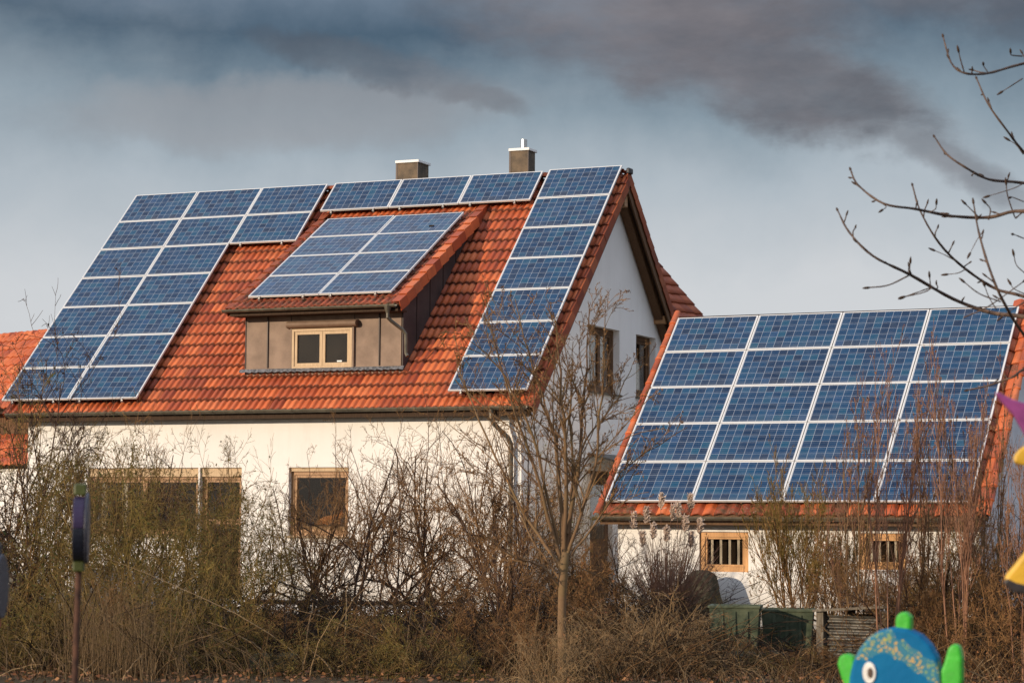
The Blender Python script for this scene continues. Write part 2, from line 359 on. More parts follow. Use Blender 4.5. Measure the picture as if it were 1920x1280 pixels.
# ------------------------------------------------------------------ building helpers
def mbox(mb, f, u0, u1, v0, v1, t0, t1):
    c = [f(u, v, t) for t in (t0, t1) for v in (v0, v1) for u in (u0, u1)]
    k = len(mb.v); mb.v += [tuple(p) for p in c]
    mb.f += [[k+a for a in q] for q in ((0, 1, 3, 2), (4, 6, 7, 5), (0, 4, 5, 1), (2, 3, 7, 6), (0, 2, 6, 4), (1, 5, 7, 3))]
def wall(name, outer, holes, f, depth, mat, parent):
    mb = MB(); polys = [[Vector((u, v, 0)) for u, v in outer]]+[[Vector((a, c, 0)), Vector((b, c, 0)), Vector((b, d, 0)), Vector((a, d, 0))] for a, b, c, d in holes]
    flat = [p for q in polys for p in q]
    mb.v = [tuple(f(p.x, p.y, 0)) for p in flat]; mb.f = [list(t) for t in tessellate_polygon(polys)]
    for a, b, c, d in holes:
        for (u0, v0), (u1, v1) in (((a, c), (b, c)), ((b, c), (b, d)), ((b, d), (a, d)), ((a, d), (a, c))):
            mb.poly([f(u0, v0, 0), f(u1, v1, 0), f(u1, v1, depth), f(u0, v0, depth)])
    return mb.build(name, mat, parent)
def window(parent, f, u0, u1, v0, v1, mat, setback=.10, mull=(), transom=(), fw=.06, sw=.05, sill=None, name='window', panes=True, box=None, glass='glass'):
    fr = MB(); t0, t1 = setback, setback+.07
    mbox(fr, f, u0, u0+fw, v0, v1, t0, t1); mbox(fr, f, u1-fw, u1, v0, v1, t0, t1)
    mbox(fr, f, u0+fw, u1-fw, v0, v0+fw, t0+.001, t1); mbox(fr, f, u0+fw, u1-fw, v1-fw, v1, t0+.001, t1)
    w = fr.build(name, mat, parent)
    xs = [u0+fw]+list(mull)+[u1-fw]; zs = [v0+fw]+list(transom)+[v1-fw]
    for i in range(len(xs)-1):
        for j in range(len(zs)-1):
            a, b_, c, d = xs[i]+(.003 if i == 0 else .004), xs[i+1]-.003, zs[j]+.003, zs[j+1]-.003
            s = MB(); q0, q1 = t0+.018, t1+.02
            mbox(s, f, a, a+sw, c, d, q0, q1); mbox(s, f, b_-sw, b_, c, d, q0, q1)
            mbox(s, f, a+sw, b_-sw, c, c+sw, q0+.001, q1); mbox(s, f, a+sw, b_-sw, d-sw, d, q0+.001, q1)
            s.build('sash', mat, w)
            if panes:
                g = MB(); mbox(g, f, a+sw-.004, b_-sw+.004, c+sw-.004, d-sw+.004, q0+.025, q0+.031); g.build('pane', M[glass], w)
    if sill:
        s = MB(); mbox(s, f, u0-.03, u1+.03, v0-.035, v0-.002, -.06, setback); s.build('sill', M[sill], w)
    return w
TW, TL = .30, .345
def tile_mesh(name, mat, w=TW, l=TL, waves=2, amp=.046, seg=6, ov=.055):
    mb = MB(); n = waves*seg+1; L = l+ov
    def z(x, y):
        ph = (x/w*waves) % 1.0
        q = ph/.66 if ph < .66 else (1-ph)/.34
        q = q*q*(3-2*q) if ph >= .66 else math.sin(q*math.pi/2)
        return amp*q + .030*(1-y/L)
    cut = [0, .12, .28, .46, .62, .72, .82, .91] if seg >= 6 else [0, .35, .66]
    xs = [w/waves*(k+c) for k in range(waves) for c in cut]+[w]; n = len(xs)
    rows = [(0, -.022), (0, 0), (L*.5, 0), (L, 0)]
    for y, dz in rows:
        for x in xs: mb.v.append((x, y, z(min(x, w*.9999), y)+dz))
    for j in range(len(rows)-1):
        for i in range(n-1): mb.f.append([j*n+i, j*n+i+1, (j+1)*n+i+1, (j+1)*n+i])
    me = mb.mesh(name, mat, True)
    k = [p.index for p in me.polygons if max(v for v in p.vertices) < 2*n]
    for i in k: me.polygons[i].use_smooth = False
    return me
def jitter(rng, a=.5, d=.003):
    return Matrix.Translation((rng.uniform(-d, d), rng.uniform(-d, d), rng.uniform(0, d))) @ Matrix.Rotation(R(rng.uniform(-a, a)), 4, 'Z') @ Matrix.Rotation(R(rng.uniform(-a, a)), 4, 'X')
def lay_tiles(roof, FR, cells, me, bulk_mat, limit=300, bulk_name='tile_field', seed=3):
    """cells = [(x, s)] lower left corners on the roof frame FR; the nearest ones are objects, the rest one mesh"""
    rng = random.Random(seed)
    camv = Vector(CAM)
    cells = sorted(cells, key=lambda c: ((FR @ Vector((c[0], c[1], 0)))-camv).length)
    for x, s in cells[:limit]:
        place('tile', me, roof, FR @ Matrix.Translation((x, s, 0)) @ jitter(rng))
    rest = cells[limit:]
    if rest:
        nv = len(me.vertices); base = np.array([v.co[:] for v in me.vertices]); fs = [list(p.vertices) for p in me.polygons]
        mb = MB()
        for x, s in rest:
            T = np.array(FR @ Matrix.Translation((x, s, 0)) @ jitter(rng)); P = base @ T[:3, :3].T + T[:3, 3]
            k = len(mb.v); mb.v += [tuple(p) for p in P]; mb.f += [[k+a for a in q] for q in fs]
        o = mb.build(bulk_name, bulk_mat, roof, smooth=True); o['kind'] = 'stuff'
def half_gutter(mb, f, u0, u1, r, drop=0.0):
    """half round gutter along u; f(u, v, t)"""
    n = 9; k = len(mb.v)
    prof = [(r*math.cos(a), -r*math.sin(a)) for a in np.linspace(0, math.pi, n)]
    inner = [(p*.92, q*.92) for p, q in prof][::-1]
    prof = prof+inner
    for u in (u0, u1):
        for p, q in prof: mb.v.append(tuple(f(u, q, p)))
    m = len(prof)
    for i in range(m): j = (i+1) % m; mb.f.append([k+i, k+j, k+m+j, k+m+i])
    for e in (0, m):
        for i in range(n-1): mb.f.append([k+e+i, k+e+i+1, k+e+m-2-i, k+e+m-1-i])
def verge_tile_mesh(name, mat, side=1, l=TL, drop=.15, w=.12):
    """capping along a verge: flat top with a downturned outer flap, side=+1 flap on +x"""
    mb = MB(); L = l+.05; t = .014
    for (x0, x1, z0, z1) in ((-w, 0, .030, .030+t), (0, t*1.3, -drop, .030+t)):
        a, b_ = (x0, x1) if side > 0 else (-x1, -x0)
        c = [(a, 0, z0+.022), (b_, 0, z0+.022), (b_, L, z0-.006), (a, L, z0-.006), (a, 0, z1+.022), (b_, 0, z1+.022), (b_, L, z1-.006), (a, L, z1-.006)]
        k = len(mb.v); mb.v += c
        mb.f += [[k+q for q in r] for r in ((0, 3, 2, 1), (4, 5, 6, 7), (0, 1, 5, 4), (1, 2, 6, 5), (2, 3, 7, 6), (3, 0, 4, 7))]
    return mb.mesh(name, mat)
def round_tile_mesh(name, mat, r=.11, l=.36, r2=None):
    mb = MB(); n = 8; r2 = r2 or r*.88
    for y, rr in ((0, r), (0, r-.015), (l, r2), (.035, r*1.06), (.0, r*1.06)):
        pass
    rows = [(0, r-.016), (0, r*1.07), (.04, r*1.07), (.042, r), (l, r2)]
    for y, rr in rows:
        for i in range(n+1):
            a = math.pi*i/n; mb.v.append((rr*math.cos(a), y, rr*math.sin(a)*.8))
    for j in range(len(rows)-1):
        for i in range(n): k = j*(n+1)+i; mb.f.append([k, k+1, k+n+2, k+n+1])
    return mb.mesh(name, mat, True)
# ------------------------------------------------------------------ ground
g = MB(); g.poly([(-900, -600, 0), (900, -600, 0), (900, 1500, 0), (-900, 1500, 0)]); tag(g.build('ground', M['ground'], origin=(0, 0, 0)), kind='structure')
# ------------------------------------------------------------------ main house
HZ = 4.3
house = empty('house', (6, 5, 0), 'white house with steep orange tiled roof, box dormer, two chimneys and solar panels', 'house')
fF = lambda u, v, t: (u, .3+t, v)           # front wall, t inwards
fG = lambda u, v, t: (11.75-t, u, v)        # right gable wall
fB = lambda u, v, t: (u, 9.82-t, v)
fL = lambda u, v, t: (.48+t, u, v)
PL = lambda Y: Y+4.116                      # front tile plane height
holesF = [(1.98, 4.63, 1.52, 2.88), (4.67, 5.64, .12, 2.88), (6.72, 8.05, 1.53, 2.88)]
wall('front_wall', [(.48, -.1), (11.75, -.1), (11.75, 4.1), (.48, 4.1)], holesF, fF, .22, M['plaster'], house)
apex = 9.176-.22
gab = [(.3, -.1), (9.82, -.1), (9.82, 4.2), (5.06, apex), (.3, 4.2)]
holesG = [(3.69, 5.43, 4.50, 5.86), (6.41, 7.62, 4.53, 5.86), (3.80, 5.06, 0, 2.89)]
wall('gable_wall', gab, holesG, fG, .22, M['plaster'], house)
wall('rear_wall', [(.48, -.1), (11.75, -.1), (11.75, 4.1), (.48, 4.1)], [], fB, .2, M['plaster'], house)
wall('gable_wall', gab, [], fL, .2, M['plaster'], house)
b = MB(); b.box(.49, 11.74, .31, 9.81, 3.0, 3.2); b.box(.49, 11.74, 3.2, 3.3, 0, 3.0); b.box(8.3, 8.4, 3.3, 9.8, 0, 8.0); b.build('interior_partition', M['interior'], house)
b = MB(); b.box(.47, 11.77, .285, 9.835, -.1, .28); b.build('plinth', M['plaster_grey'], house)
# front windows
w = window(house, fF, 1.98, 4.63, 1.52, 2.70, M['wood_frame'], mull=(3.3,), sill='wood_cream')
w1 = MB(); mbox(w1, fF, 1.98, 4.63, 2.702, 2.88, .05, .2); w1.build('shutter_box', M['wood_cream'], house)
c_ = MB()
for i in (0, 1, 2, 7, 8): x = 2.06+i*.085; mbox(c_, fF, x, x+.06, 1.62, 2.62, .24+.02*(i % 2), .26+.02*(i % 2))
c_.build('curtain', M['curtain'], w)
w = window(house, fF, 4.67, 5.64, .12, 2.70, M['wood_frame'], transom=(1.80,), name='terrace_door')
w1 = MB(); mbox(w1, fF, 4.67, 5.64, 2.702, 2.88, .05, .2); w1.build('shutter_box', M['wood_cream'], house)
w = window(house, fF, 6.72, 8.05, 1.53, 2.80, M['wood_frame'], fw=.07, sill='wood_cream')
w1 = MB(); mbox(w1, fF, 6.72, 8.05, 2.802, 2.88, .05, .2); w1.build('shutter_box', M['wood_cream'], house)
# gable windows and door
for a in holesG[:2]:
    window(house, fG, a[0], a[1], a[2], a[3], M['wood_brown'], setback=.14, fw=.1, sw=.06, sill='wood_grey', mull=((a[0]+a[1])/2+.1,) if a[0] < 4 else ())
dd = MB(); mbox(dd, fG, 3.80, 5.06, 0, 2.89, .1, .16); door = dd.build('side_door', M['wood_brown'], house)
dd = MB(); mbox(dd, fG, 4.0, 4.8, 1.5, 2.6, .07, .098); dd.build('pane', M['glass'], door)
dd = MB(); mbox(dd, fG, 4.86, 4.9, 1.0, 1.14, .03, .098); dd.build('handle', M['steel'], door)
b = MB(); k = 0
b.v += [(11.752, 3.7, 3.24), (12.75, 3.7, 2.98), (12.75, 5.5, 2.98), (11.752, 5.5, 3.24), (11.752, 3.7, 3.20), (12.75, 3.7, 2.94), (12.75, 5.5, 2.94), (11.752, 5.5, 3.20)]
b.f += [[0, 1, 2, 3], [7, 6, 5, 4], [0, 4, 5, 1], [1, 5, 6, 2], [2, 6, 7, 3]]
cn = b.build('canopy', M['metal_grey'], house)
b = MB(); b.tube([(11.76, 3.75, 2.6), (12.6, 3.75, 2.98)], .02); b.tube([(11.76, 5.45, 2.6), (12.6, 5.45, 2.98)], .02); b.build('bracket', M['wood_dark'], cn)
# roof frame: origin on tile plane, x along eave, y up the slope
a45 = math.pi/4; NX = Vector((1, 0, 0)); NS = Vector((0, math.cos(a45), math.sin(a45))); NN = Vector((0, -math.sin(a45), math.cos(a45)))
OT = Vector((0, .092-.01, HZ-.184-.01))
FR = frame(OT-NN*.045, NX, NS, NN)
XL, XR = .08, 12.08
b = MB()
def rp(x, s, n): return tuple(OT+NX*x+NS*s+NN*n)
ridY = 5.075; sT = (ridY-OT.y)/NS.y
c = [rp(XL, -.12, -.05), rp(XR-.02, -.12, -.05), rp(XR-.02, sT, -.05), rp(XL, sT, -.05), rp(XL, -.12, -.17), rp(XR-.02, -.12, -.17), rp(XR-.02, sT-.12, -.17), rp(XL, sT-.12, -.17)]
b.v += c; b.f += [[0, 1, 2, 3], [7, 6, 5, 4], [0, 4, 5, 1], [1, 5, 6, 2], [3, 7, 4, 0]]
mir = [(x, 2*ridY-y, z) for x, y, z in c]; b.v += mir; b.f += [[8+q for q in f][::-1] for f in ([0, 1, 2, 3], [7, 6, 5, 4], [0, 4, 5, 1], [1, 5, 6, 2], [3, 7, 4, 0])]
roof = b.build('roof', M['wood_dark'], house)
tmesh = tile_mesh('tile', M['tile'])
rects = [(0, 3.34, 0, 7.04), (3.34, 5.01, 5.03, 7.04), (5.19, 10.2, 6.04, 7.05), (10.31, 11.98, .05, 7.10)]
cells = []
for j in range(21):
    for i in range(40):
        x0, s0 = XL+i*TW, -.15+j*TL; x1, s1 = x0+TW, s0+TL
        if any(x0 > a+.05 and x1 < b_-.55 and s0 > c_+.12 and s1 < d-.1 for a, b_, c_, d in rects): continue
        if x0 > 5.5 and x1 < 8.9 and s0 > .95 and s1 < 5.2: continue
        cells.append((x0, s0))
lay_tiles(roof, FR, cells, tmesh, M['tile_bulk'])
# back slope tiles seen only along the verge: a closed dark sheet
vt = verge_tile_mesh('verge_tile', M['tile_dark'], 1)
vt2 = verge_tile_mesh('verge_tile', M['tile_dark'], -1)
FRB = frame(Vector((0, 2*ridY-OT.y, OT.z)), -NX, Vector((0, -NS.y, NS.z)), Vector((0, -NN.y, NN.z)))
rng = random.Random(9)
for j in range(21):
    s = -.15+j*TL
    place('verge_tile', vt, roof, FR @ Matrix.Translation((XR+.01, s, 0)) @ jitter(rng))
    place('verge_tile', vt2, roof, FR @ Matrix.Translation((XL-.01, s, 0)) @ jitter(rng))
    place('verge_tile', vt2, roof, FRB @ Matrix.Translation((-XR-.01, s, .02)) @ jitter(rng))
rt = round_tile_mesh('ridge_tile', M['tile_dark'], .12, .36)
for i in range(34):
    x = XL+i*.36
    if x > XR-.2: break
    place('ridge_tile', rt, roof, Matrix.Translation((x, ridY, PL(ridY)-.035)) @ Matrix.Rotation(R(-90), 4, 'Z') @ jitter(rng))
b = MB(); b.box(XR-.02, XR+.07, ridY-.11, ridY+.11, PL(ridY)-.08, PL(ridY)+.05); b.build('ridge_end_cap', M['black_plastic'], roof, bevel=.03)
# timber under the verge
b = MB()
for sgn in (0, 1):
    def q(x, s, n):
        p = rp(x, s, n); return (p[0], 2*ridY-p[1], p[2]) if sgn else p
    for x0, x1, n0, n1 in ((11.77, 11.95, -.17, -.30), (XR-.04, XR-.005, -.06, -.26)):
        pts = [q(x, s, n) for n in (n0, n1) for s in (-.1, sT+(-n if n > -.28 else -n)-.0) for x in (x0, x1)]
        pts = [q(x, s, n) for n in (n0, n1) for s in (-.1, sT-abs(n)) for x in (x0, x1)]
        k = len(b.v); b.v += pts; b.f += [[k+a for a in f] for f in ((0, 1, 3, 2), (4, 6, 7, 5), (0, 4, 5, 1), (2, 3, 7, 6), (0, 2, 6, 4), (1, 5, 7, 3))]
b.build('verge_rafter', M['wood_brown'], roof)
for q_ in ((11.7, 12.03, ridY-.09, ridY+.09, 8.42, 8.72), (11.7, 12.0, 2.45, 2.6, PL(2.5)-.50, PL(2.5)-.32), (11.7, 12.0, 7.5, 7.65, PL(2.55)-.50, PL(2.55)-.32)):
    b = MB(); b.box(*q_); b.build('purlin', M['wood_frame'], roof, bevel=.012)
# eaves: fascia, gutter, downpipe
b = MB(); b.box(.3, 11.98, -.02, .02, 3.84, 4.02); b.box(.3, 11.98, .02, .3, 3.84, 3.875); b.build('fascia', M['wood_dark'], house)
b = MB(); half_gutter(b, lambda u, v, t: (u, -.12+t, 4.01+v), .22, 12.02, .07)
gut = b.build('gutter', M['gutter'], house, smooth=False)
b = MB()
for i in range(13):
    x = .7+i*.9; half_gutter(b, lambda u, v, t: (u, -.12+t, 4.01+v), x, x+.03, .0755)
b.build('gutter_strap', M['gutter'], gut)
b = MB(); b.tube([(11.30, -.12, 3.95), (11.30, -.12, 3.78), (11.34, -.08, 3.68), (11.54, .14, 3.42), (11.58, .19, 3.30), (11.58, .19, 2.9), (11.58, .19, 0.1)], .045, 10)
for z in (3.2, 2.0, .8): b.tube([(11.58, .19, z), (11.58, .19, z+.04)], .054, 10)
b.build('downpipe', M['gutter'], house, smooth=False)
b = MB(); b.box(11.64, 11.70, .285, .3-.002, .3, 3.3); b.build('downpipe_shadow', M['white'], house)  # added strip standing in for the downpipe's shadow on the wall
# ------------------------------------------------------------------ chimneys
def chimney(x0, x1, y0, y1, top, pipe):
    b = MB(); b.box(x0, x1, y0, y1, 8.3, top); ch = b.build('chimney', M['chimney'], house, bevel=.01)
    b = MB(); b.box(x0-.03, x0+.012, y0-.006, y0+.02, 8.3, top-.001); b.box(x1-.012, x1+.006, y0-.006, y0+.02, 8.3, top-.001); b.box(x0-.006, x0, y0, y1, 8.3, top-.001); b.build('corner_strip', M['seam'], ch)
    b = MB(); b.box(x0-.035, x1+.035, y0-.035, y1+.035, top, top+.06); b.build('cap', M['white'], ch, bevel=.008)
    if pipe: b = MB(); xm = (x0+x1)/2+.02; b.tube([(xm, (y0+y1)/2, top+.07), (xm, (y0+y1)/2, top+.27)], .075, 14); b.build('flue', M['steel'], ch)
chimney(6.46, 6.97, 5.45, 6.0, 9.71, False)
chimney(9.20, 9.62, 5.45, 5.83, 9.82, True)
# ------------------------------------------------------------------ dormer
DP = R(30.5); DX = Vector((1, 0, 0)); DS = Vector((0, math.cos(DP), math.sin(DP))); DN = Vector((0, -math.sin(DP), math.cos(DP)))
DO = Vector((5.58, .547, 6.345))            # lower left corner of the dormer panels (panel surface)
DT = DO-DN*.11                               # tile plane through this
def dz(Y): return DT.z+(Y-DT.y)*math.tan(DP)
DXL, DXR = 5.24, 9.10
ds0 = -.36                                   # eave, measured along the slope from DT
Yj = 4.16
CY = .715
for k, (a, c) in enumerate(((5.46, 5.96), (5.966, 6.50), (7.93, 8.488), (8.494, 8.97))):
    b = MB(); b.box(a, c, CY, CY+.02, 4.88, 5.98); o = b.build('dormer_sheet', M['sheet'], house, bevel=.006)
b = MB(); b.box(6.503, 7.927, CY+.001, CY+.02, 5.70, 5.98); b.box(5.44, 8.99, CY+.02, CY+.06, 4.72, 6.15); b.build('dormer_sheet', M['sheet'], house)
b = MB()
for x in (5.963, 8.491): b.box(x-.011, x+.011, CY-.03, CY+.01, 4.90, 5.98)
for x in (6.497, 7.933): b.box(x-.006, x+.006, CY-.008, CY+.01, 4.88, 5.98)
b.build('standing_seam', M['seam'], house)
b = MB(); b.box(5.44, 8.99, CY-.012, CY, 4.80, 4.885); b.build('base_sheet', M['sheet'], house)
# cheeks
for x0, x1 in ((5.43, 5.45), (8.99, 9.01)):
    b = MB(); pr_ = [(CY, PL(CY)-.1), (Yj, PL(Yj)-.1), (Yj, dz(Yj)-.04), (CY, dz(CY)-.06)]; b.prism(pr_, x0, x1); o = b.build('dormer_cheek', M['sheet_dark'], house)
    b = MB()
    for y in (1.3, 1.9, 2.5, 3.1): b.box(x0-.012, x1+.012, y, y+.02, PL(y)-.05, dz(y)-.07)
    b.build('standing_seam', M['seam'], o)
# lead apron
b = MB(); n = 72; x0, x1 = 5.36, 9.06
for i in range(n+1):
    x = x0+(x1-x0)*i/n; w_ = .016*math.sin(2*math.pi*(x-XL)/.15)
    for s, h in ((0, .06), (-.04, .060+w_), (-.09, .052+w_)):
        p = Vector((x, CY-.01, PL(CY)))+NS*s+NN*h; b.v.append(tuple(p))
for i in range(n):
    for j in range(2): k = i*3+j; b.f.append([k, k+3, k+4, k+1])
b.build('lead_apron', M['lead'], house, smooth=True)
# dormer window
fD = lambda u, v, t: (u, CY-.02+t, v)
w = window(house, fD, 6.54, 7.90, 4.86, 5.66, M['wood_cream'], setback=-.03, mull=(7.225,), fw=.05, sw=.06)
b = MB(); b.box(6.55, 7.89, CY+.003, CY+.0185, 4.87, 5.65); b.build('backing', M['interior'], w)  # added dark plate in place of the unlit room behind the panes
b = MB(); b.box(7.55, 7.66, CY-.0115, CY-.0095, 4.985, 5.015); b.build('sticker', M['white'], w)
b = MB(); b.box(6.5, 6.536, CY-.05, CY, 4.86, 5.68); b.box(7.904, 7.94, CY-.05, CY, 4.86, 5.68); b.build('shutter_rail', M['sheet'], w)
b = MB(); prof = [(CY, 5.66)]+[(CY-.02-.13*math.sin(a)*1.0, 5.745-.075*math.cos(a)) for a in np.linspace(0, math.pi, 9)]+[(CY, 5.82)]
b.prism(prof, 6.44, 8.02); sb = b.build('shutter_box', M['sheet'], house, bevel=.004)
# dormer roof
b = MB(); k = 0
def dq(x, s, n): return tuple(DT+Vector((x-DT.x, 0, 0))+DS*s+DN*n)
sj = (Yj-DT.y)/DS.y
c = [dq(DXL, ds0+.04, -.05), dq(DXR, ds0+.04, -.05), dq(DXR, sj, -.05), dq(DXL, sj, -.05), dq(DXL, ds0+.04, -.14), dq(DXR, ds0+.04, -.14), dq(DXR, sj+.2, -.14), dq(DXL, sj+.2, -.14)]
b.v += c; b.f += [[0, 1, 2, 3], [7, 6, 5, 4], [0, 4, 5, 1], [1, 5, 6, 2], [3, 7, 4, 0], [2, 6, 7, 3]]
droof = b.build('dormer_roof', M['wood_dark'], house)
FD_ = frame(Vector((0, DT.y, DT.z))-DN*.045, DX, DS, DN)
mt = tile_mesh('tile', M['tile_mossy'])
cells = []
for j in range(13):
    for i in range(13):
        x, s = DXL+i*(DXR-DXL-.12)/12.6, ds0+j*TL
        if s+TL > sj+.25: continue
        if j >= 2 and 1 <= i <= 10: continue
        cells.append((x, s))
rng = random.Random(5)
for x, s in cells: place('tile', mt, droof, FD_ @ Matrix.Translation((x, s, 0)) @ jitter(rng))
vm = verge_tile_mesh('verge_tile', M['tile_plain'], 1, TL, .17, .16)
for j in range(14):
    s = ds0+j*TL
    if s+.1 > sj+.1: break
    place('verge_tile', vm, droof, FD_ @ Matrix.Translation((DXR+.03, s, .035)) @ jitter(rng, 1.0))
    place('verge_tile', vt2, droof, FD_ @ Matrix.Translation((DXL-.02, s, .01)) @ jitter(rng, 1.0))
b = MB(); ey, ez = DT.y+ds0*DS.y, DT.z+ds0*DS.z
half_gutter(b, lambda u, v, t: (u, ey-.04+t, ez-.015+v), DXL-.07, DXR-.03, .06); dg = b.build('gutter', M['gutter'], house)
b = MB()
for i in range(7): x = DXL+.2+i*.58; half_gutter(b, lambda u, v, t: (u, ey-.04+t, ez-.015+v), x, x+.02, .065)
b.build('gutter_strap', M['gutter'], dg)
b = MB(); b.box(DXL+.05, DXR-.02, ey+.04, ey+.07, ez-.14, ez-.01); b.box(DXL+.05, DXR-.02, ey+.07, CY+.02, ez-.14, ez-.10); b.build('fascia', M['wood_dark'], house)
b = MB(); xg = 8.90
b.tube([(xg, ey-.04, ez-.03), (xg, ey-.04, ez-.10), (xg, ey-.04, ez-.19)], [.085, .065, .035], 10)
b.tube([(xg, ey-.04, ez-.17), (xg, ey-.04, ez-.27), (xg+.05, ey+.02, ez-.34), (xg+.20, CY-.2, ez-.50), (xg+.25, CY-.16, ez-.58), (xg+.25, CY-.14, ez-.96), (xg+.29, CY-.16, ez-1.02)], .036, 10)
b.build('downpipe', M['gutter'], house)
# ------------------------------------------------------------------ solar panels
PW, PH = 1.65, .985
def panel_meshes(s):
    fr = MB(); e = .021*s; w_, h_ = PW*s, PH*s
    fr.box(0, w_, 0, e, -.035, .004); fr.box(0, w_, h_-e, h_, -.035, .004); fr.box(0, e, e, h_-e, -.035, .0035); fr.box(w_-e, w_, e, h_-e, -.035, .0035)
    gl = MB(); gl.box(e*.6, w_-e*.6, e*.6, h_-e*.6, -.012, 0)
    return fr.mesh('frame', M['alu']), gl.mesh('glass', M['cells'])
clampm = MB(); clampm.box(-.018, .018, -.035, .0, -.05, -.004); clampm.box(-.022, .022, -.06, -.035, -.08, -.03); clampm = clampm.mesh('clamp', M['steel'])
railm = MB(); railm.box(.02, PW*.96, .18, .22, -.085, -.037); railm.box(.02, PW*.96, .77, .81, -.085, -.037); railm = railm.mesh('rail', M['alu'])
ORD = ['first', 'second', 'third', 'fourth', 'fifth', 'sixth', 'seventh']
def panel(FRM, x, s, label, group, scale=1.0, clamps=False, ms={}):
    if scale not in ms: ms[scale] = panel_meshes(scale)
    fm, gm = ms[scale]
    r_ = random.Random(hash((round(x*10), round(s*10))) & 0xffff)
    T = FRM @ Matrix.Translation((x, s, r_.uniform(-.002, .003))) @ Matrix.Rotation(R(r_.uniform(-.12, .12)), 4, 'X') @ Matrix.Rotation(R(r_.uniform(-.12, .12)), 4, 'Y')
    t = empty('solar_panel', (0, 0, 0), label, 'solar panel', group, mat=T)
    for nm, me in (('frame', fm), ('glass', gm), ('rail', railm)):
        o = bpy.data.objects.new(nm, me); COL.objects.link(o); o.parent = t
    if clamps:
        for cx in (.27, 1.30):
            o = bpy.data.objects.new('clamp', clampm); COL.objects.link(o); o.parent = t; o.location = (cx*scale, 0, 0)
    return t
FP = frame(Vector((0, 0, HZ)), NX, NS, NN)
GX, GS = 1.67, 1.005
def rowword(j, n): return 'bottom' if j == 0 else 'top' if j == n-1 else ORD[n-1-j]
GL = 'solar panels of the left array on the house roof'
for j in range(7):
    for i in range(3 if j >= 5 else 2):
        side = ['outer', 'second', 'short third'][i]
        t = f'solar panel of the left roof array, {side} column, ' + ('bottom row by the gutter' if j == 0 else 'top row at the ridge' if j == 6 else f'{ORD[6-j]} row from the ridge')
        panel(FP, i*GX, j*GS, t, GL, clamps=(j == 0 or (i == 2 and j == 5)))
for i, (w_) in enumerate(('left, right of the left array', 'middle one, below the shorter chimney', 'right one, below the taller piped chimney')):
    panel(FP, 5.18+i*GX, 6.045, 'solar panel in the ridge row of three, ' + w_, 'solar panels along the ridge of the house', clamps=True)
for j in range(7):
    panel(FP, 10.315, .05+j*GS, 'blue solar panel in the column beside the gable, ' + ('lowest one behind the bare tree' if j == 0 else 'topmost at the roof peak' if j == 6 else f'{ORD[6-j]} from the top'), 'solar panels in the column beside the gable', clamps=(j == 0))
FPD = frame(DO, DX, DS, DN); sd = .975
for j in range(4):
    for i in range(2):
        panel(FPD, i*GX*sd, j*GS*sd, f'blue solar panel on the dormer roof, {("left", "right")[i]} column, {("bottom row", "third row from the top", "second row from the top", "top row")[j]}', 'solar panels on the dormer roof', scale=sd, clamps=(j == 0))
# ------------------------------------------------------------------ garage
GO = Vector((14.0771, -1.2583, HZ-2.0773)); gyaw = -.03555; gal = .7941
gX = Vector((math.cos(gyaw), math.sin(gyaw), 0)); gH = Vector((-math.sin(gyaw), math.cos(gyaw), 0)); gZ = Vector((0, 0, 1))
gS = gH*math.cos(gal)+gZ*math.sin(gal); gN = -gH*math.sin(gal)+gZ*math.cos(gal)
FPG = frame(GO, gX, gS, gN)
for j in range(5):
    for i in range(4):
        c_ = ('leftmost column', 'second column from the left', 'third column from the left', 'rightmost column')[i]
        r_ = ('bottom row at the eave', 'fourth row from the top', 'third row from the top', 'second row from the top', 'top row')[j]
        panel(FPG, i*GX, j*GS, f'solar panel on garage roof, {c_}, {r_}', 'solar panels on the garage roof')
gbase = GO+gX*3.5+gH*3.7; gbase.z = 0
gar = empty('garage', gbase, 'low white garage right of the house, its orange roof covered in solar panels', 'garage')
def gw(u, h, z): p = GO+gX*u+gH*h; return Vector((p.x, p.y, z))
GT = GO-gN*.12
def gz(h): return GT.z+((h)-(GT-GO).dot(gH))*math.tan(gal)   # tile plane height over h
g_l, g_r = -.12, 6.94; hr = 3.75
fGF = lambda u, v, t: gw(u, .3+t, v)
fGR = lambda u, v, t: gw(6.72-t, u, v)
fGL = lambda u, v, t: gw(.12+t, u, v)
hG = [(1.69, 2.61, .98, 1.68), (4.62, 5.45, 1.06, 1.68)]
wall('front_wall', [(.12, -.1), (6.72, -.1), (6.72, 2.0), (.12, 2.0)], hG, fGF, .2, M['plaster'], gar)
gg = [(.3, -.1), (2*hr-.3, -.1), (2*hr-.3, gz(.3)-.2), (hr, gz(hr)-.2), (.3, gz(.3)-.2)]
wall('gable_wall', gg, [], fGR, .2, M['plaster_grey'], gar); wall('gable_wall', gg, [], fGL, .2, M['plaster'], gar)  # right gable: its shade is put into the grey plaster colour
wall('rear_wall', [(.12, -.1), (6.72, -.1), (6.72, 2.3), (.12, 2.3)], [], lambda u, v, t: gw(u, 2*hr-.3, v), .2, M['plaster'], gar)
for a in hG:
    w = window(gar, fGF, *a, M['wood_honey'], setback=.04, fw=.09, sw=.035)
    b = MB(); n = 4; u0, u1 = a[0]+.13, a[1]-.13
    for i in range(4): u = u0+(u1-u0)*(i*.25+.08); mbox(b, fGF, u, u+.045, a[2]+.12, a[3]-.12, .10, .105)
    b.build('curtain', M['curtain'], w)
    b = MB(); mbox(b, fGF, u0-.05, u1+.05, a[2]+.1, a[3]-.1, .25, .26); b.build('backing', M['interior'], w)
b = MB()
def gq(u, s, n): return tuple(GT+gX*u+gS*s+gN*n)
sR = (hr-(GT-GO).dot(gH))/math.cos(gal)
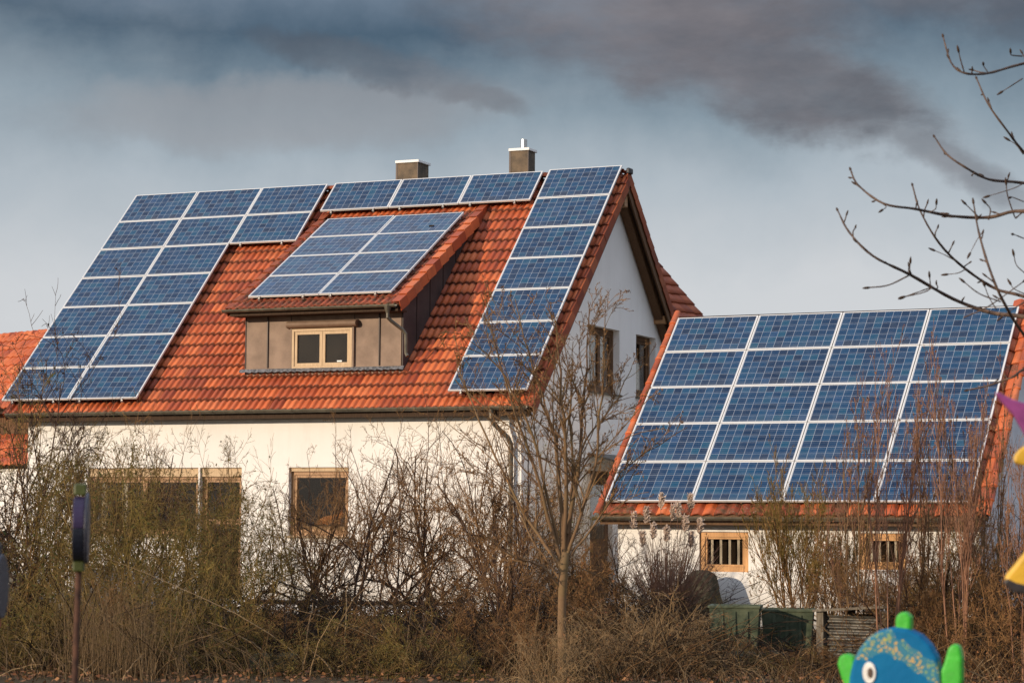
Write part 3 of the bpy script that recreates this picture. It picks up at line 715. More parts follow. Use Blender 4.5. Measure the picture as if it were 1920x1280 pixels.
def mirg(p): v = Vector(p)-GO; return tuple(GO+gX*v.dot(gX)+gH*(2*hr-v.dot(gH))+gZ*v.z)
c = [gq(g_l, -.2, -.05), gq(g_r, -.2, -.05), gq(g_r, sR, -.05), gq(g_l, sR, -.05), gq(g_l, -.2, -.15), gq(g_r, -.2, -.15), gq(g_r, sR-.1, -.15), gq(g_l, sR-.1, -.15)]
b.v += c+[mirg(p) for p in c]
b.f += [[0, 1, 2, 3], [7, 6, 5, 4], [0, 4, 5, 1], [1, 5, 6, 2], [3, 7, 4, 0]]+[[8+q for q in f] for f in ([0, 1, 2, 3], [7, 6, 5, 4], [0, 4, 5, 1], [1, 5, 6, 2], [3, 7, 4, 0])]
groof = b.build('roof', M['wood_dark'], gar)
FG_ = frame(GT-gN*.045, gX, gS, gN)
gtm = tile_mesh('tile', M['tile_mossy'], .22, .345, 1, .045, 8)
gt = tile_mesh('tile', M['tile_plain'], .22, .345, 1, .045, 8)
rng = random.Random(11)
for j in range(16):
    for i in range(32):
        x = g_l+.02+i*.2197
        if 0 < j and 0 <= i <= 29: continue
        place('tile', gtm if rng.random() < .5 else gt, groof, FG_ @ Matrix.Translation((x, -.22+j*.345, 0)) @ jitter(rng, 1.2, .005))
gv = round_tile_mesh('verge_tile', M['tile_plain'], .075, .37, .062)
for j in range(16):
    s = -.24+j*.345
    place('verge_tile', gv, groof, FG_ @ Matrix.Translation((g_l-.0, s, .055)) @ jitter(rng, .8))
    place('verge_tile', gv, groof, FG_ @ Matrix.Translation((g_r, s, .055)) @ jitter(rng, .8))
    b = None
rtg = round_tile_mesh('ridge_tile', M['tile_plain'], .11, .37)
for i in range(20):
    p = gw(g_l-.05+i*.36, hr+.06, gz(hr)-.15)
    place('ridge_tile', rtg, groof, frame(p, -gH, gX, gZ) @ jitter(rng, .8))
b = MB(); half_gutter(b, lambda u, v, t: gw(u, -.17+t, 1.94+v), g_l-.05, g_r, .065); b.build('gutter', M['gutter'], gar)
b = MB(); mbox(b, lambda u, v, t: gw(u, t, v), g_l+.03, g_r-.03, 1.80, 1.98, -.03, .02); mbox(b, lambda u, v, t: gw(u, t, v), g_l+.03, g_r-.03, 1.80, 1.84, .02, .3); b.build('fascia', M['wood_brown'], gar)
# ------------------------------------------------------------------ neighbouring buildings
def tiled_slope(mb, O, X, S, N, nx, ns, w=.3, l=.345, amp=.03):
    for j in range(ns):
        n = nx*6
        for e, (s, h) in enumerate(((j*l, .01), (j*l, .045), (j*l+l, .015))):
            for i in range(n+1):
                p = O+X*(i*w/6)+S*s+N*(h+amp*.5*math.sin(2*math.pi*i/3)); mb.v.append(tuple(p))
        k = len(mb.v)-3*(n+1)
        for e in (0, 1):
            for i in range(n): q = k+e*(n+1)+i; mb.f.append([q, q+1, q+n+2, q+n+1])
# rear right: gabled wing seen beyond the verge
ra = .33; rd = Vector((math.sin(ra), math.cos(ra), 0)); rn = Vector((math.cos(ra), -math.sin(ra), 0))
E0 = Vector((9.01, 15.19, 8.39))            # a point on the far verge
ridge0 = E0-rn*.55+Vector((0, 0, .55))
nb = empty('rear_house', (ridge0.x, ridge0.y, 0)-Vector((0, 0, 0)) if False else (ridge0.x-rd.x*2, ridge0.y-rd.y*2, 0), 'building with dark red tiled roof behind the right gable of the white house', 'building')
S1 = (Vector((0, 0, 1))+(-rn)).normalized(); N1 = (Vector((0, 0, 1))+rn).normalized()
Lr = 4.2; eave = ridge0+rn*5.0+Vector((0, 0, -5.0))
nroof = empty('roof_frame', (0, 0, 0)); bpy.data.objects.remove(nroof)
b = MB(); far = Vector((0, 0, 0))
A, B_ = ridge0, ridge0-rd*Lr; C1, D1 = A+rn*5-gZ*5, B_+rn*5-gZ*5; C2, D2 = A-rn*5-gZ*5, B_-rn*5-gZ*5
for P in ((A, B_, D1, C1), (A, C2, D2, B_)): b.poly([p for p in P])
dn = Vector((0, 0, -.15))
b.poly([A, C1, C1+dn, A+dn]); b.poly([A, A+dn, C2+dn, C2]); b.poly([B_, D1, D1+dn, B_+dn]); b.poly([C1, D1, D1+dn, C1+dn])
nr = b.build('roof', M['wood_dark'], nb)
b = MB(); tm = tile_mesh('tile', M['tile_dark'], .33, .36, 1, .014, 3)
FN = frame(D1+N1*.02, rd, S1, N1); rng = random.Random(2)
for j in range(19):
    for i in range(13):
        if i*.325 > Lr-.1 or j < 6: continue
        place('tile', tm, nr, FN @ Matrix.Translation((i*.325, j*.36, 0)) @ jitter(rng, .8))
b = MB(); i4 = rn*4.6-gZ*5
q0 = [A-rn*4.6-gZ*4.8, A+rn*4.6-gZ*4.8, B_+rn*4.6-gZ*4.8, B_-rn*4.6-gZ*4.8]; z0 = [Vector((p.x, p.y, 0)) for p in q0]
for i in range(4): j = (i+1) % 4; b.poly([z0[i], z0[j], q0[j], q0[i]])
b.poly([q0[0], q0[1], A-gZ*.2]); b.poly([q0[2], q0[3], B_-gZ*.2]); b.build('wall', M['plaster'], nb)
# left neighbour: ridge parallel to direction L
ldir = Vector((.93, -.37, 0)).normalized(); lfr = Vector((-.37, -.93, 0)).normalized()
ridL = Vector((-4.6, 12.0, 7.0)); ln = 11.5
Aq, Bq = ridL, ridL-ldir*ln
lh = empty('neighbouring_house', (Aq.x-ldir.x*5, Aq.y-ldir.y*5, 0), 'orange tiled house at the left edge, half hidden behind the white house', 'building')
S2 = (gZ-lfr).normalized()
b = MB(); Ee, Ef = Bq+lfr*2.3-gZ*2.3, Aq+lfr*2.3-gZ*2.3; Eg, Eh = Aq-lfr*4.5-gZ*4.5, Bq-lfr*4.5-gZ*4.5
b.poly([Ee, Ef, Aq, Bq]); b.poly([Aq, Eg, Eh, Bq]); b.poly([Ee-gZ*.1, Ef-gZ*.1, Aq-gZ*.15, Bq-gZ*.15])
lr = b.build('roof', M['wood_dark'], lh)
NL = (gZ+lfr).normalized(); FL_ = frame(Ee+NL*.02, ldir, S2, NL); rng = random.Random(4)
tl_ = tile_mesh('tile', M['tile_plain'], .30, .36, 1, .045, 6)
for j in range(9):
    for i in range(38):
        if 1.5 < i*.3 < ln-.4: place('tile', tl_, lr, FL_ @ Matrix.Translation((i*.3, j*.36, 0)) @ jitter(rng, .8))
rl_ = round_tile_mesh('ridge_tile', M['tile_plain'], .12, .38)
for i in range(28): place('ridge_tile', rl_, lr, frame(Bq+ldir*(i*.38)-gZ*.03, -lfr*-1, ldir, gZ) @ jitter(rng, .8))
b = MB()
w0, w1_ = Bq+lfr*1.9, Aq+lfr*1.9
for p0, p1 in ((w0, w1_), (w1_, Aq-lfr*4.2), (Aq-lfr*4.2, Bq-lfr*4.2), (Bq-lfr*4.2, w0)):
    b.poly([(p0.x, p0.y, 0), (p1.x, p1.y, 0), (p1.x, p1.y, 4.9), (p0.x, p0.y, 4.9)])
b.poly([(w1_.x, w1_.y, 4.9), (Aq-lfr*4.2).to_3d()*1.0 if False else tuple((Aq-lfr*4.2).xy)+(4.9,), tuple(Aq-gZ*.2)])
b.build('wall', M['plaster'], lh)
b = MB()
for i in range(30):
    p = w0+ldir*(i*.36)+lfr*.03; p2 = p+ldir*.34; b.poly([(p.x, p.y, 3.95), (p2.x, p2.y, 3.95), (p2.x, p2.y, 4.85), (p.x, p.y, 4.85)])
b.build('gable_cladding', M['wood_brown'], lh)
lean = []
P0, P1 = w0+lfr*1.3, w1_+lfr*1.3; P0.z = P1.z = 3.15; Q0, Q1 = w0.copy(), w1_.copy(); Q0.z = Q1.z = 4.05
b = MB(); b.poly([P0, P1, Q1, Q0]); lo = b.build('lean_to_roof', M['wood_dark'], lh)
SL = (Q0-P0).normalized(); NLL = ldir.cross(SL).normalized()
if NLL.z < 0: NLL = -NLL
FLL = frame(P0+NLL*.02, ldir, SL, NLL)
for j in range(4):
    for i in range(38):
        if i*.3 > 3: place('tile', tl_, lo, FLL @ Matrix.Translation((i*.3, j*.38, 0)) @ jitter(rng, .8))
b = MB(); u0, u1 = P0-lfr*.15, P1-lfr*.15
b.poly([(u0.x, u0.y, 0), (u1.x, u1.y, 0), (u1.x, u1.y, 3.1), (u0.x, u0.y, 3.1)]); b.build('wall', M['plaster'], lh)
# ------------------------------------------------------------------ fast tube meshes
def tube_mesh(name, mat, groups, sides=3, quads=None):
    V, Fq = [], []; off = 0
    for P, Rr in groups:
        B, n, _ = P.shape
        if B == 0: continue
        T = np.gradient(P, axis=1); T /= np.linalg.norm(T, axis=2, keepdims=True)+1e-9
        ref = np.tile(np.array([.31, .87, .38]), (B, n, 1)); A = np.cross(T, ref); A /= np.linalg.norm(A, axis=2, keepdims=True)+1e-9
        Bv = np.cross(T, A); an = 2*np.pi*np.arange(sides)/sides
        ring = P[:, :, None, :]+Rr[:, :, None, None]*(A[:, :, None, :]*np.cos(an)[None, None, :, None]+Bv[:, :, None, :]*np.sin(an)[None, None, :, None])
        V.append(ring.reshape(-1, 3)); base = off+np.arange(B)[:, None, None]*n*sides+np.arange(n-1)[None, :, None]*sides
        q = np.arange(sides)[None, None, :]; q2 = (q+1) % sides
        Fq.append(np.stack([base+q, base+q2, base+sides+q2, base+sides+q], -1).reshape(-1, 4)); off += B*n*sides
    if quads is not None and len(quads):
        V.append(quads.reshape(-1, 3)); Fq.append(off+np.arange(len(quads)*4).reshape(-1, 4))
    V = np.concatenate(V); Fq = np.concatenate(Fq); me = bpy.data.meshes.new(name)
    me.vertices.add(len(V)); me.vertices.foreach_set('co', V.astype(np.float32).ravel())
    me.loops.add(Fq.size); me.loops.foreach_set('vertex_index', Fq.astype(np.int32).ravel())
    me.polygons.add(len(Fq)); me.polygons.foreach_set('loop_start', np.arange(len(Fq), dtype=np.int32)*4)
    me.polygons.foreach_set('use_smooth', np.ones(len(Fq), bool))
    me.update(calc_edges=True); me.materials.append(mat); return me
def norm(a): return a/(np.linalg.norm(a, axis=-1, keepdims=True)+1e-9)
def run_level(rng, S, D, L, r0, r1, n, wander, trop):
    B = len(S); P = np.zeros((B, n+1, 3)); P[:, 0] = S; d = norm(D); drift = rng.normal(0, 1, (B, 3))
    for i in range(n):
        d = norm(d+wander*.6*rng.normal(0, 1, (B, 3))+wander*.75*drift+np.array([0, 0, trop])); P[:, i+1] = P[:, i]+d*(L/n)[:, None]
    t = np.linspace(0, 1, n+1)[None, :]; return P, r0[:, None]*(1-t)+r1[:, None]*t
def children(rng, P, Rr, L, k, ang, lr, tmin=.2, rr=.6, tmax=1.0, up=0.0):
    B, n, _ = P.shape; par = np.repeat(np.arange(B), k); m = len(par)
    t = rng.uniform(tmin, tmax, m)*(n-1); i = np.minimum(t.astype(int), n-2); f = (t-i)[:, None]
    S = P[par, i]*(1-f)+P[par, i+1]*f; D = norm(P[par, i+1]-P[par, i]); rad = Rr[par, i]
    side = norm(np.cross(D, rng.normal(0, 1, (m, 3)))); a = np.radians(rng.normal(ang[0], ang[1], m))[:, None]
    nd = norm(D*np.cos(a)+side*np.sin(a)+np.array([0, 0, up])); Lc = L[par]*lr*rng.uniform(.45, 1.2, m)*(1.1-.55*t/(n-1))
    return S, nd, Lc, rad*rr
XYK = .80
def make_shrub(seed, h, w, stems, kids=(7, 6, 4), splay=45, wander=.16, trop=.06, r=.022, ang=(50, 16), base=.25, twig=.0032, leaf=0, ratios=(.5, .5, .5)):
    """returns (stem groups, twig groups, leaf quads), height h, overall width about w"""
    rng = np.random.default_rng(seed); az = rng.uniform(0, 2*np.pi, stems); sp = np.radians(splay)*np.sqrt(rng.uniform(0, 1, stems))
    D = np.stack([np.sin(sp)*np.cos(az), np.sin(sp)*np.sin(az), np.cos(sp)], -1); S = np.stack([np.cos(az)*base*rng.uniform(.1, 1, stems), np.sin(az)*base*rng.uniform(.1, 1, stems), np.full(stems, -.03)], -1)
    L = h*rng.uniform(.5, .75, stems); r0 = r*rng.uniform(.6, 1.1, stems)
    G = []; P, Q = run_level(rng, S, D, L, r0, r0*.35, 10, wander, trop); G.append((P, Q)); cur = (P, Q, L)
    for lv, k in enumerate(kids):
        S, D, Lc, rc = children(rng, cur[0], cur[1], cur[2], k, ang, ratios[lv], tmin=.2 if lv else .28, up=.05)
        rc = np.maximum(rc, twig*1.1); r1 = np.maximum(rc*.4, twig*.7)
        P, Q = run_level(rng, S, D, Lc, rc, r1, (7, 4, 3)[lv], wander*1.25, trop*.8); G.append((P, Q)); cur = (P, Q, Lc)
    allp = np.concatenate([g_[0].reshape(-1, 3) for g_ in G]); z98 = np.percentile(allp[:, 2], 99.2); xy = np.percentile(np.abs(allp[:, :2]), 96)
    sz = h/z98; sx = max(w/2/xy, sz*XYK); sc = np.array([sx, sx, sz])
    G = [(np.concatenate([P[:, :, :2]*sc[0], P[:, :, 2:]*sc[2]], -1), Q) for P, Q in G]
    for P, Q in G[1:]: P[:, :, 2] = np.maximum(P[:, :, 2], .01)
    quads = None
    if leaf:
        P = G[-1][0]; i = rng.integers(0, len(P), leaf); j = rng.integers(1, P.shape[1], leaf); c = P[i, j]
        quads = leafquads(rng, c, .012, .026)
    return G, quads
def leafquads(rng, c, s0, s1, flat=False):
    n = len(c); a = norm(rng.normal(0, 1, (n, 3))*(np.array([1, 1, .25]) if flat else 1)); b_ = norm(np.cross(a, rng.normal(0, 1, (n, 3))*(np.array([.3, .3, 1]) if flat else 1)))
    s = rng.uniform(s0, s1, n)[:, None]; return np.stack([c-a*s, c-b_*s*.6, c+a*s, c+b_*s*.6], 1)
def shrub_kind(seed, h, w, stems, stem_mat, twig_mat, leaf_mat=None, **kw):
    G, quads = make_shrub(seed, h, w, stems, **kw)
    me = [('stems', tube_mesh('stems', stem_mat, G[:2], 5)), ('twigs', tube_mesh('twigs', twig_mat, G[2:], 3))]
    if quads is not None: me.append(('leaves', tube_mesh('leaves', leaf_mat, [], 3, quads)))
    return h, w, me
def put_shrub(kind, px, d, top_y, wpx, label, group, name='shrub', cat='shrub', rot=0.0, sy=1.0):
    h, w, me = kind; H = hz(top_y, d); Wd = wpx*d/F
    p = gp(px, d); t = empty(name, p, label, cat, group); t.rotation_euler = (0, 0, rot); sxy = max(Wd/w, H/h*(.82 if name == 'shrub' and kind is not K['fine'] else .6)); t.scale = (sxy, sxy*sy, H/h)
    for nm, m_ in me:
        o = bpy.data.objects.new(nm, m_); COL.objects.link(o); o.parent = t
    return t
K = {}
K['spread1'] = shrub_kind(1, 3, 2.6, 10, M['twig_dark'], M['twig_brown'], kids=(9, 8, 6), splay=60, wander=.16, trop=.03, ratios=(.7, .55, .45), r=.028, twig=.0028)
K['spread2'] = shrub_kind(2, 3, 2.6, 11, M['twig_brown'], M['twig_mossy'], kids=(9, 8, 6), splay=58, wander=.18, trop=.02, leaf=700, leaf_mat=M['grassy'], ratios=(.7, .55, .45), r=.026, twig=.0028)
K['spread3'] = shrub_kind(3, 3, 2.6, 9, M['twig_dark'], M['twig_brown'], kids=(10, 8, 6), splay=72, wander=.22, trop=.07, ratios=(.7, .55, .45), r=.032, twig=.0028)
K['mossy'] = shrub_kind(4, 3, 2.4, 13, M['twig_mossy'], M['twig_mossy'], kids=(9, 8, 6), splay=60, wander=.22, trop=.0, leaf=3000, leaf_mat=M['grassy'], ratios=(.7, .55, .45), twig=.003)
XYK = .45
K['fine'] = shrub_kind(5, 3, 1.4, 14, M['twig_brown'], M['twig_mossy'], kids=(10, 9, 6), splay=34, wander=.11, trop=.07, ang=(32, 9), r=.016, twig=.0026, leaf=900, leaf_mat=M['leaf_dead'], ratios=(.6, .5, .45))
XYK = .0
K['upright'] = shrub_kind(6, 3.6, 1.2, 7, M['twig_red'], M['twig_red'], kids=(13, 6, 3), splay=20, wander=.09, trop=.09, ang=(32, 11), r=.018, leaf=420, leaf_mat=M['leaf_dead'], ratios=(.42, .45, .5), twig=.0028)
K['upright2'] = shrub_kind(16, 3.6, 1.2, 6, M['bark_tan'], M['twig_red'], kids=(14, 6, 3), splay=22, wander=.10, trop=.09, ang=(34, 12), r=.019, leaf=520, leaf_mat=M['leaf_dead'], ratios=(.42, .45, .5), twig=.0028)
XYK = .8
K['dark'] = shrub_kind(7, 3, 2.4, 12, M['twig_dark'], M['twig_dark'], kids=(9, 8, 6), splay=62, wander=.18, trop=.02, leaf=1200, leaf_mat=M['twig_dark'], ratios=(.7, .55, .45))
K['low'] = shrub_kind(8, 1.3, 1.8, 20, M['twig_brown'], M['twig_brown'], kids=(8, 6, 4), splay=70, wander=.26, trop=.0, r=.010, leaf=900, leaf_mat=M['leaf_dead'], ratios=(.6, .6, .5))
K['lowmoss'] = shrub_kind(9, 1.3, 1.8, 20, M['twig_mossy'], M['twig_mossy'], kids=(8, 6, 4), splay=70, wander=.26, trop=.0, r=.010, leaf=1400, leaf_mat=M['grassy'], ratios=(.6, .6, .5))
K['bramble'] = shrub_kind(10, 1.2, 1.8, 60, M['twig_tan'], M['twig_tan'], kids=(5, 3, 2), splay=50, wander=.10, trop=-.14, r=.008, leaf=300, leaf_mat=M['leaf_dead'])
HB = 'bare winter shrubs of the hedge in front of the house'
SH = [('dark', -20, 33, 630, 380, 'dark bare shrub filling the left edge of the photo, reaching above the gutter'),
      ('dark', 30, 36, 740, 300, 'dark low twiggy shrub at the left edge, behind the left painted discs'),
      ('spread2', 150, 35, 810, 330, 'mossy shrub left of the wide ground floor window, behind the dark painted disc'),
      ('spread1', 285, 37, 780, 300, 'tall bare shrub in front of the left end of the wide window'),
      ('mossy', 215, 32, 840, 260, 'dense mossy shrub over the lower left of the wide window'),
      ('mossy', 330, 31, 960, 260, 'dense green brown shrub hiding the foot of the terrace door, left of it'),
      ('mossy', 440, 33, 930, 240, 'dense mossy shrub right of the terrace door'),
      ('spread2', 455, 36, 835, 240, 'thin bare shrub rising between terrace door and square window'),
      ('spread3', 560, 35, 850, 240, 'dark arching shrub under the square window'),
      ('spread1', 715, 33, 788, 330, 'large bare spreading shrub right of the square window'),
      ('spread3', 850, 34, 800, 300, 'arching bare shrub at the middle of the blank white wall'),
      ('spread1', 950, 32, 745, 250, 'tall bare shrub in front of the downpipe at the house corner'),
      ('spread3', 905, 30, 950, 260, 'dark low arching shrub left of the slender tree'),
      ('spread2', 1010, 36, 840, 200, 'bare shrub between downpipe and slender tree, behind it'),
      ('low', 1120, 31, 1030, 220, 'low tangled shrub just right of the slender tree trunk'),
      ('spread3', 1165, 36, 960, 190, 'dark twiggy shrub in front of the side door'),
      ('dark', 1235, 37, 985, 200, 'dark reddish shrub under the plumed grass'),
      ('fine', 1490, 34, 868, 190, 'tall dense broom-like shrub standing between the two garage windows'),
      ('fine', 1570, 36, 960, 170, 'shorter broom-like shrub left of the right garage window'),
      ('spread1', 1700, 36, 1040, 200, 'spreading bare shrub in front of the right garage window'),
      ('spread2', 1790, 33, 900, 220, 'spreading shrub below the right end of the garage eave'),
      ('spread1', 1880, 31, 880, 240, 'dense bare shrub at the right edge below the purple wooden petal')]
rr_ = random.Random(77)
SH += [('spread3', 1640, 32, 985, 260, 'tangled brown shrub above and left of the blue wooden fish'), ('spread1', 1730, 30, 950, 260, 'bare brown shrub right above the blue wooden fish'), ('dark', 1880, 33, 960, 260, 'dark twiggy shrub in front of the garage gable at the right edge'),
       ('spread1', 1090, 33, 1000, 220, 'low brown shrub right of the slender tree, before the side door'),
       ('spread2', 40, 34, 700, 300, 'tall olive shrub left of the dark painted disc, reaching to the gutter'),
       ('spread3', 640, 36, 900, 260, 'wide low shrub with dark arching stems right below the square window'),
       ('mossy', 1330, 37.5, 1120, 90, 'small tangled shrub at the foot of the dark boulder'),
       ('mossy', 235, 30, 860, 300, 'nearest dense olive shrub right of the dark painted disc'),
       ('spread2', 1760, 31, 990, 230, 'dense bare shrub behind the blue wooden fish'),
       ('spread3', 1840, 30, 990, 260, 'dark shrub with arching stems at the lower right, left of the yellow petal')]
for k, px, d, ty, wp, lab in SH: put_shrub(K[k], px, d, ty, wp, lab, HB, rot=rr_.uniform(0, 6.28), sy=.9)
SAP = [(1600, 31, 690, 120, 'slender reddish sapling clump over the second column of garage panels'), (1665, 29, 640, 130, 'reddish sapling clump rising over the third column of garage panels'),
       (1735, 30, 655, 120, 'reddish sapling clump rising to the top row of garage panels, right of the middle'), (1800, 28.5, 640, 130, 'tall tan stemmed sapling clump over the rightmost column of garage panels'),
       (1858, 30, 690, 110, 'sapling clump along the right verge of the garage roof'), (1915, 28, 740, 120, 'sapling clump at the right edge of the photo in front of the garage gable')]
for i, (px, d, ty, wp, lab) in enumerate(SAP): put_shrub(K['upright' if i % 2 else 'upright2'], px, d, ty, wp, lab, 'sapling clumps in front of the garage', name='sapling', cat='sapling', rot=rr_.uniform(0, 6.28))
LOW = [(20, 29, 1140, 'lowmoss', 'at the left edge under the leftmost disc'), (105, 30, 1105, 'lowmoss', 'left of the rusty pole'), (215, 29, 1100, 'low', 'right of the rusty pole'), (310, 28, 1110, 'lowmoss', 'in front of the dense mossy shrub'), (420, 29, 1060, 'lowmoss', 'below the terrace door'),
       (520, 30, 1140, 'low', 'below and left of the square window'), (610, 28, 1160, 'lowmoss', 'below the square window'), (700, 29, 1150, 'low', 'at the foot of the large spreading shrub'), (790, 28, 1150, 'lowmoss', 'in the middle of the hedge'), (880, 29, 1140, 'low', 'below the blank wall, near the arching shrub'),
       (975, 28, 1120, 'low', 'left of the slender trunk'), (1395, 29.5, 1190, 'low', 'in front of the green rain butt'), (1480, 29, 1205, 'lowmoss', 'at the foot of the broom-like shrub'), (1540, 29, 1205, 'low', 'behind the left fin of the blue wooden fish'), (1665, 29, 1205, 'low', 'right behind the blue wooden fish'), (1760, 29, 1080, 'low', 'right of the blue wooden fish'), (1860, 28.5, 1060, 'low', 'at the lower right corner'), (1720, 33, 1060, 'low', 'under the right garage window')]
for px, d, ty, k, lab in LOW: put_shrub(K[k], px, d, ty, 210, 'low tangled undershrub '+lab, 'low tangled undershrubs', rot=rr_.uniform(0, 6.28), sy=.7, name='undershrub')
for px, d, ty, wp, lab in [(1180, 28.5, 1135, 230, 'below the dark reddish shrub'), (1265, 29, 1120, 240, 'in front of the dark boulder'), (1100, 28, 1190, 160, 'right of the foot of the slender tree'), (1030, 25.4, 1150, 150, 'crossing in front of the slender trunk')]:
    put_shrub(K['bramble'], px, d, ty, wp, 'tan arching dry bramble '+lab, 'dry arching brambles', name='bramble', cat='bramble', rot=rr_.uniform(0, 6.28))
# ------------------------------------------------------------------ undergrowth, grass, litter
def stems_stuff(name, mat, n, px0, px1, d0, d1, h0, h1, seed, lean=.5, rad=.003, droop=.6, label=None, nseg=4, spread=.28, clump=14, cat='undergrowth'):
    rng = np.random.default_rng(seed); m = max(1, n//clump); fh = np.array([AF[0], AF[1]]); fh /= np.linalg.norm(fh); rh = np.array([AR[0], AR[1]]); rh /= np.linalg.norm(rh)
    pxc = rng.uniform(px0, px1, m); dc = np.sqrt(rng.uniform(d0**2, d1**2, m)); hc = rng.gamma(3.0, 1/3.0, m).clip(.35, 1.9); lc = rng.uniform(0, 6.283, m)
    hc *= np.where((pxc > 1320) & (pxc < 1690), .45, 1.0)
    i = rng.integers(0, m, n); xy = CAM[:2]+fh*dc[i][:, None]+rh*((pxc[i]-960)/F*dc[i])[:, None]+rng.normal(0, spread, (n, 2))
    H = rng.uniform(h0, h1, n)*hc[i]; az = lc[i]+rng.normal(0, 1.1, n); le = H*lean*rng.uniform(.2, 1.6, n)
    t = np.linspace(0, 1, nseg+1)[None, :]
    P = np.zeros((n, nseg+1, 3)); hor = (t**1.5)*le[:, None]
    P[:, :, 0] = xy[:, :1]+np.cos(az)[:, None]*hor; P[:, :, 1] = xy[:, 1:]+np.sin(az)[:, None]*hor
    P[:, :, 2] = H[:, None]*(t-droop*rng.uniform(0, 1, n)[:, None]*t**3*.8)
    P += rng.normal(0, .014, P.shape)*t[:, :, None]; P[:, :, 2] = np.maximum(P[:, :, 2], -.02)
    Q = rad*rng.uniform(.6, 1.4, n)[:, None]*(1.15-.8*t)
    me = tube_mesh(name, mat, [(P, Q)], 3); ob = bpy.data.objects.new(name, me); COL.objects.link(ob); ob['kind'] = 'stuff'
    if label: ob['label'] = label; ob['category'] = cat
    return ob
stems_stuff('dry_stems', M['twig_tan'], 1900, -80, 2000, 26.6, 34, .2, .62, 21, label='tan dry stems standing among the hedge shrubs', rad=.0036, lean=.8)
stems_stuff('dry_grass', M['twig_tan'], 1300, 160, 310, 27, 29.5, .45, .8, 31, lean=.2, droop=.2, rad=.0030, label='upright straw-coloured grass right of the rusty pole')
stems_stuff('brown_undergrowth', M['under_brown'], 5000, -80, 2000, 26.8, 36, .2, .7, 22, lean=1.1, rad=.0055, nseg=6, label='brown tangle of stems under the hedge')
stems_stuff('mossy_undergrowth', M['under_moss'], 4200, -80, 1350, 27, 36, .2, .7, 23, lean=1.1, rad=.0055, nseg=6, label='greenish mossy tangle of stems under the hedge')
stems_stuff('dark_undergrowth', M['under_dark'], 6500, -80, 2000, 28.5, 37, .2, .75, 24, lean=1.0, rad=.010, nseg=5, label='dark tangle of old stems deep in the hedge')
stems_stuff('dead_branches', M['twig_tan'], 110, -80, 2000, 26.8, 30, .3, .8, 27, lean=1.6, rad=.012, droop=.3, nseg=6, clump=4, label='thick pale dead branches leaning at the foot of the hedge')
stems_stuff('lawn', M['grassy'], 16000, -150, 2050, 30, 50, .04, .14, 25, lean=.6, rad=.004, nseg=2, label='rough green lawn between hedge and house', cat='grass')
rng = np.random.default_rng(40); n = 9000; px = rng.uniform(-80, 2000, n); d = rng.uniform(26, 38, n); pts = np.array([gp(a, c_, 0.0) for a, c_ in zip(px, d)]); pts[:, 2] = rng.uniform(.005, .10, n)
me = tube_mesh('leaf_litter', M['leaf_dead'], [], 3, leafquads(rng, pts, .02, .045, True)); ob = bpy.data.objects.new('leaf_litter', me); COL.objects.link(ob); ob['kind'] = 'stuff'; ob['label'] = 'reddish brown fallen leaves on the ground under the hedge'; ob['category'] = 'leaf litter'
# evergreen hedge left of the house
hd = gp(-40, 46); rng = np.random.default_rng(41); n = 9000; c_ = np.stack([rng.uniform(-1.3, .8, n), rng.uniform(-.4, .4, n), rng.uniform(0, 1.55, n)], -1); c_ *= 1+rng.normal(0, .04, c_.shape)
me = tube_mesh('evergreen_hedge', M['evergreen'], [], 3, leafquads(rng, c_, .03, .06)); ob = bpy.data.objects.new('evergreen_hedge', me); COL.objects.link(ob); ob.location = hd; ob['label'] = 'dark evergreen hedge left of the house corner at the left edge'; ob['category'] = 'hedge'
# ------------------------------------------------------------------ slender tree
def tree_levels(seed, S, D, L, r0, specs):
    rng = np.random.default_rng(seed); P, Q = run_level(rng, np.array(S, float), np.array(D, float), np.array(L, float), np.array(r0, float), np.array(r0)*.3, 12, .05, .02); G = [(P, Q)]; cur = (P, Q, np.array(L, float))
    for k, ang, lr, n, wa, tr in specs:
        S, D, Lc, rc = children(rng, *cur, k, ang, lr, tmin=.15, rr=.55, up=.12); rc = np.maximum(rc, .0036)
        P, Q = run_level(rng, S, D, Lc, rc, np.maximum(rc*.4, .0022), n, wa, tr); G.append((P, Q)); cur = (P, Q, Lc)
    return G, rng
tp = gp(1060, 26.0); tree = empty('young_tree', tp, 'slender young tree with pale trunk and bare upright branches in front of the house corner', 'tree')
def tpx(px, py, dd=0.0):
    p = gp(px, 26.0+dd, hz(py, 26.0+dd)); return np.array(p-tp)
tr_ = MB(); pts = [(1058, 1300), (1057, 1230), (1056, 1160), (1057, 1110), (1059, 1060), (1062, 1035)]
tr_.tube([tuple(tpx(*q)+np.array(tp)) for q in pts], [.056, .050, .046, .047, .055, .044], 12); tr_.build('trunk', M['bark_tan'], tree, smooth=True)
LD = [((1052, 1060), (985, 960), (900, 790), (855, 690), .5, .026), ((1054, 1050), (1010, 900), (955, 740), (915, 600), -.4, .030), ((1058, 1045), (1045, 850), (1010, 730), (965, 560), .2, .034),
      ((1060, 1040), (1062, 850), (1050, 700), (1040, 600), -.3, .034), ((1062, 1040), (1085, 880), (1098, 720), (1105, 570), .3, .036), ((1064, 1045), (1110, 900), (1128, 740), (1135, 560), -.2, .028),
      ((1066, 1050), (1140, 950), (1170, 880), (1290, 800), .2, .018), ((1058, 1090), (1000, 1010), (960, 930), (890, 880), .3, .018), ((1066, 1000), (1090, 850), (1150, 760), (1185, 690), .5, .020), ((1052, 1100), (1015, 1060), (960, 1040), (900, 985), -.5, .018),
      ((1061, 1030), (1075, 900), (1070, 760), (1075, 640), .6, .026), ((1050, 1020), (1000, 820), (935, 690), (880, 640), -.6, .022)]
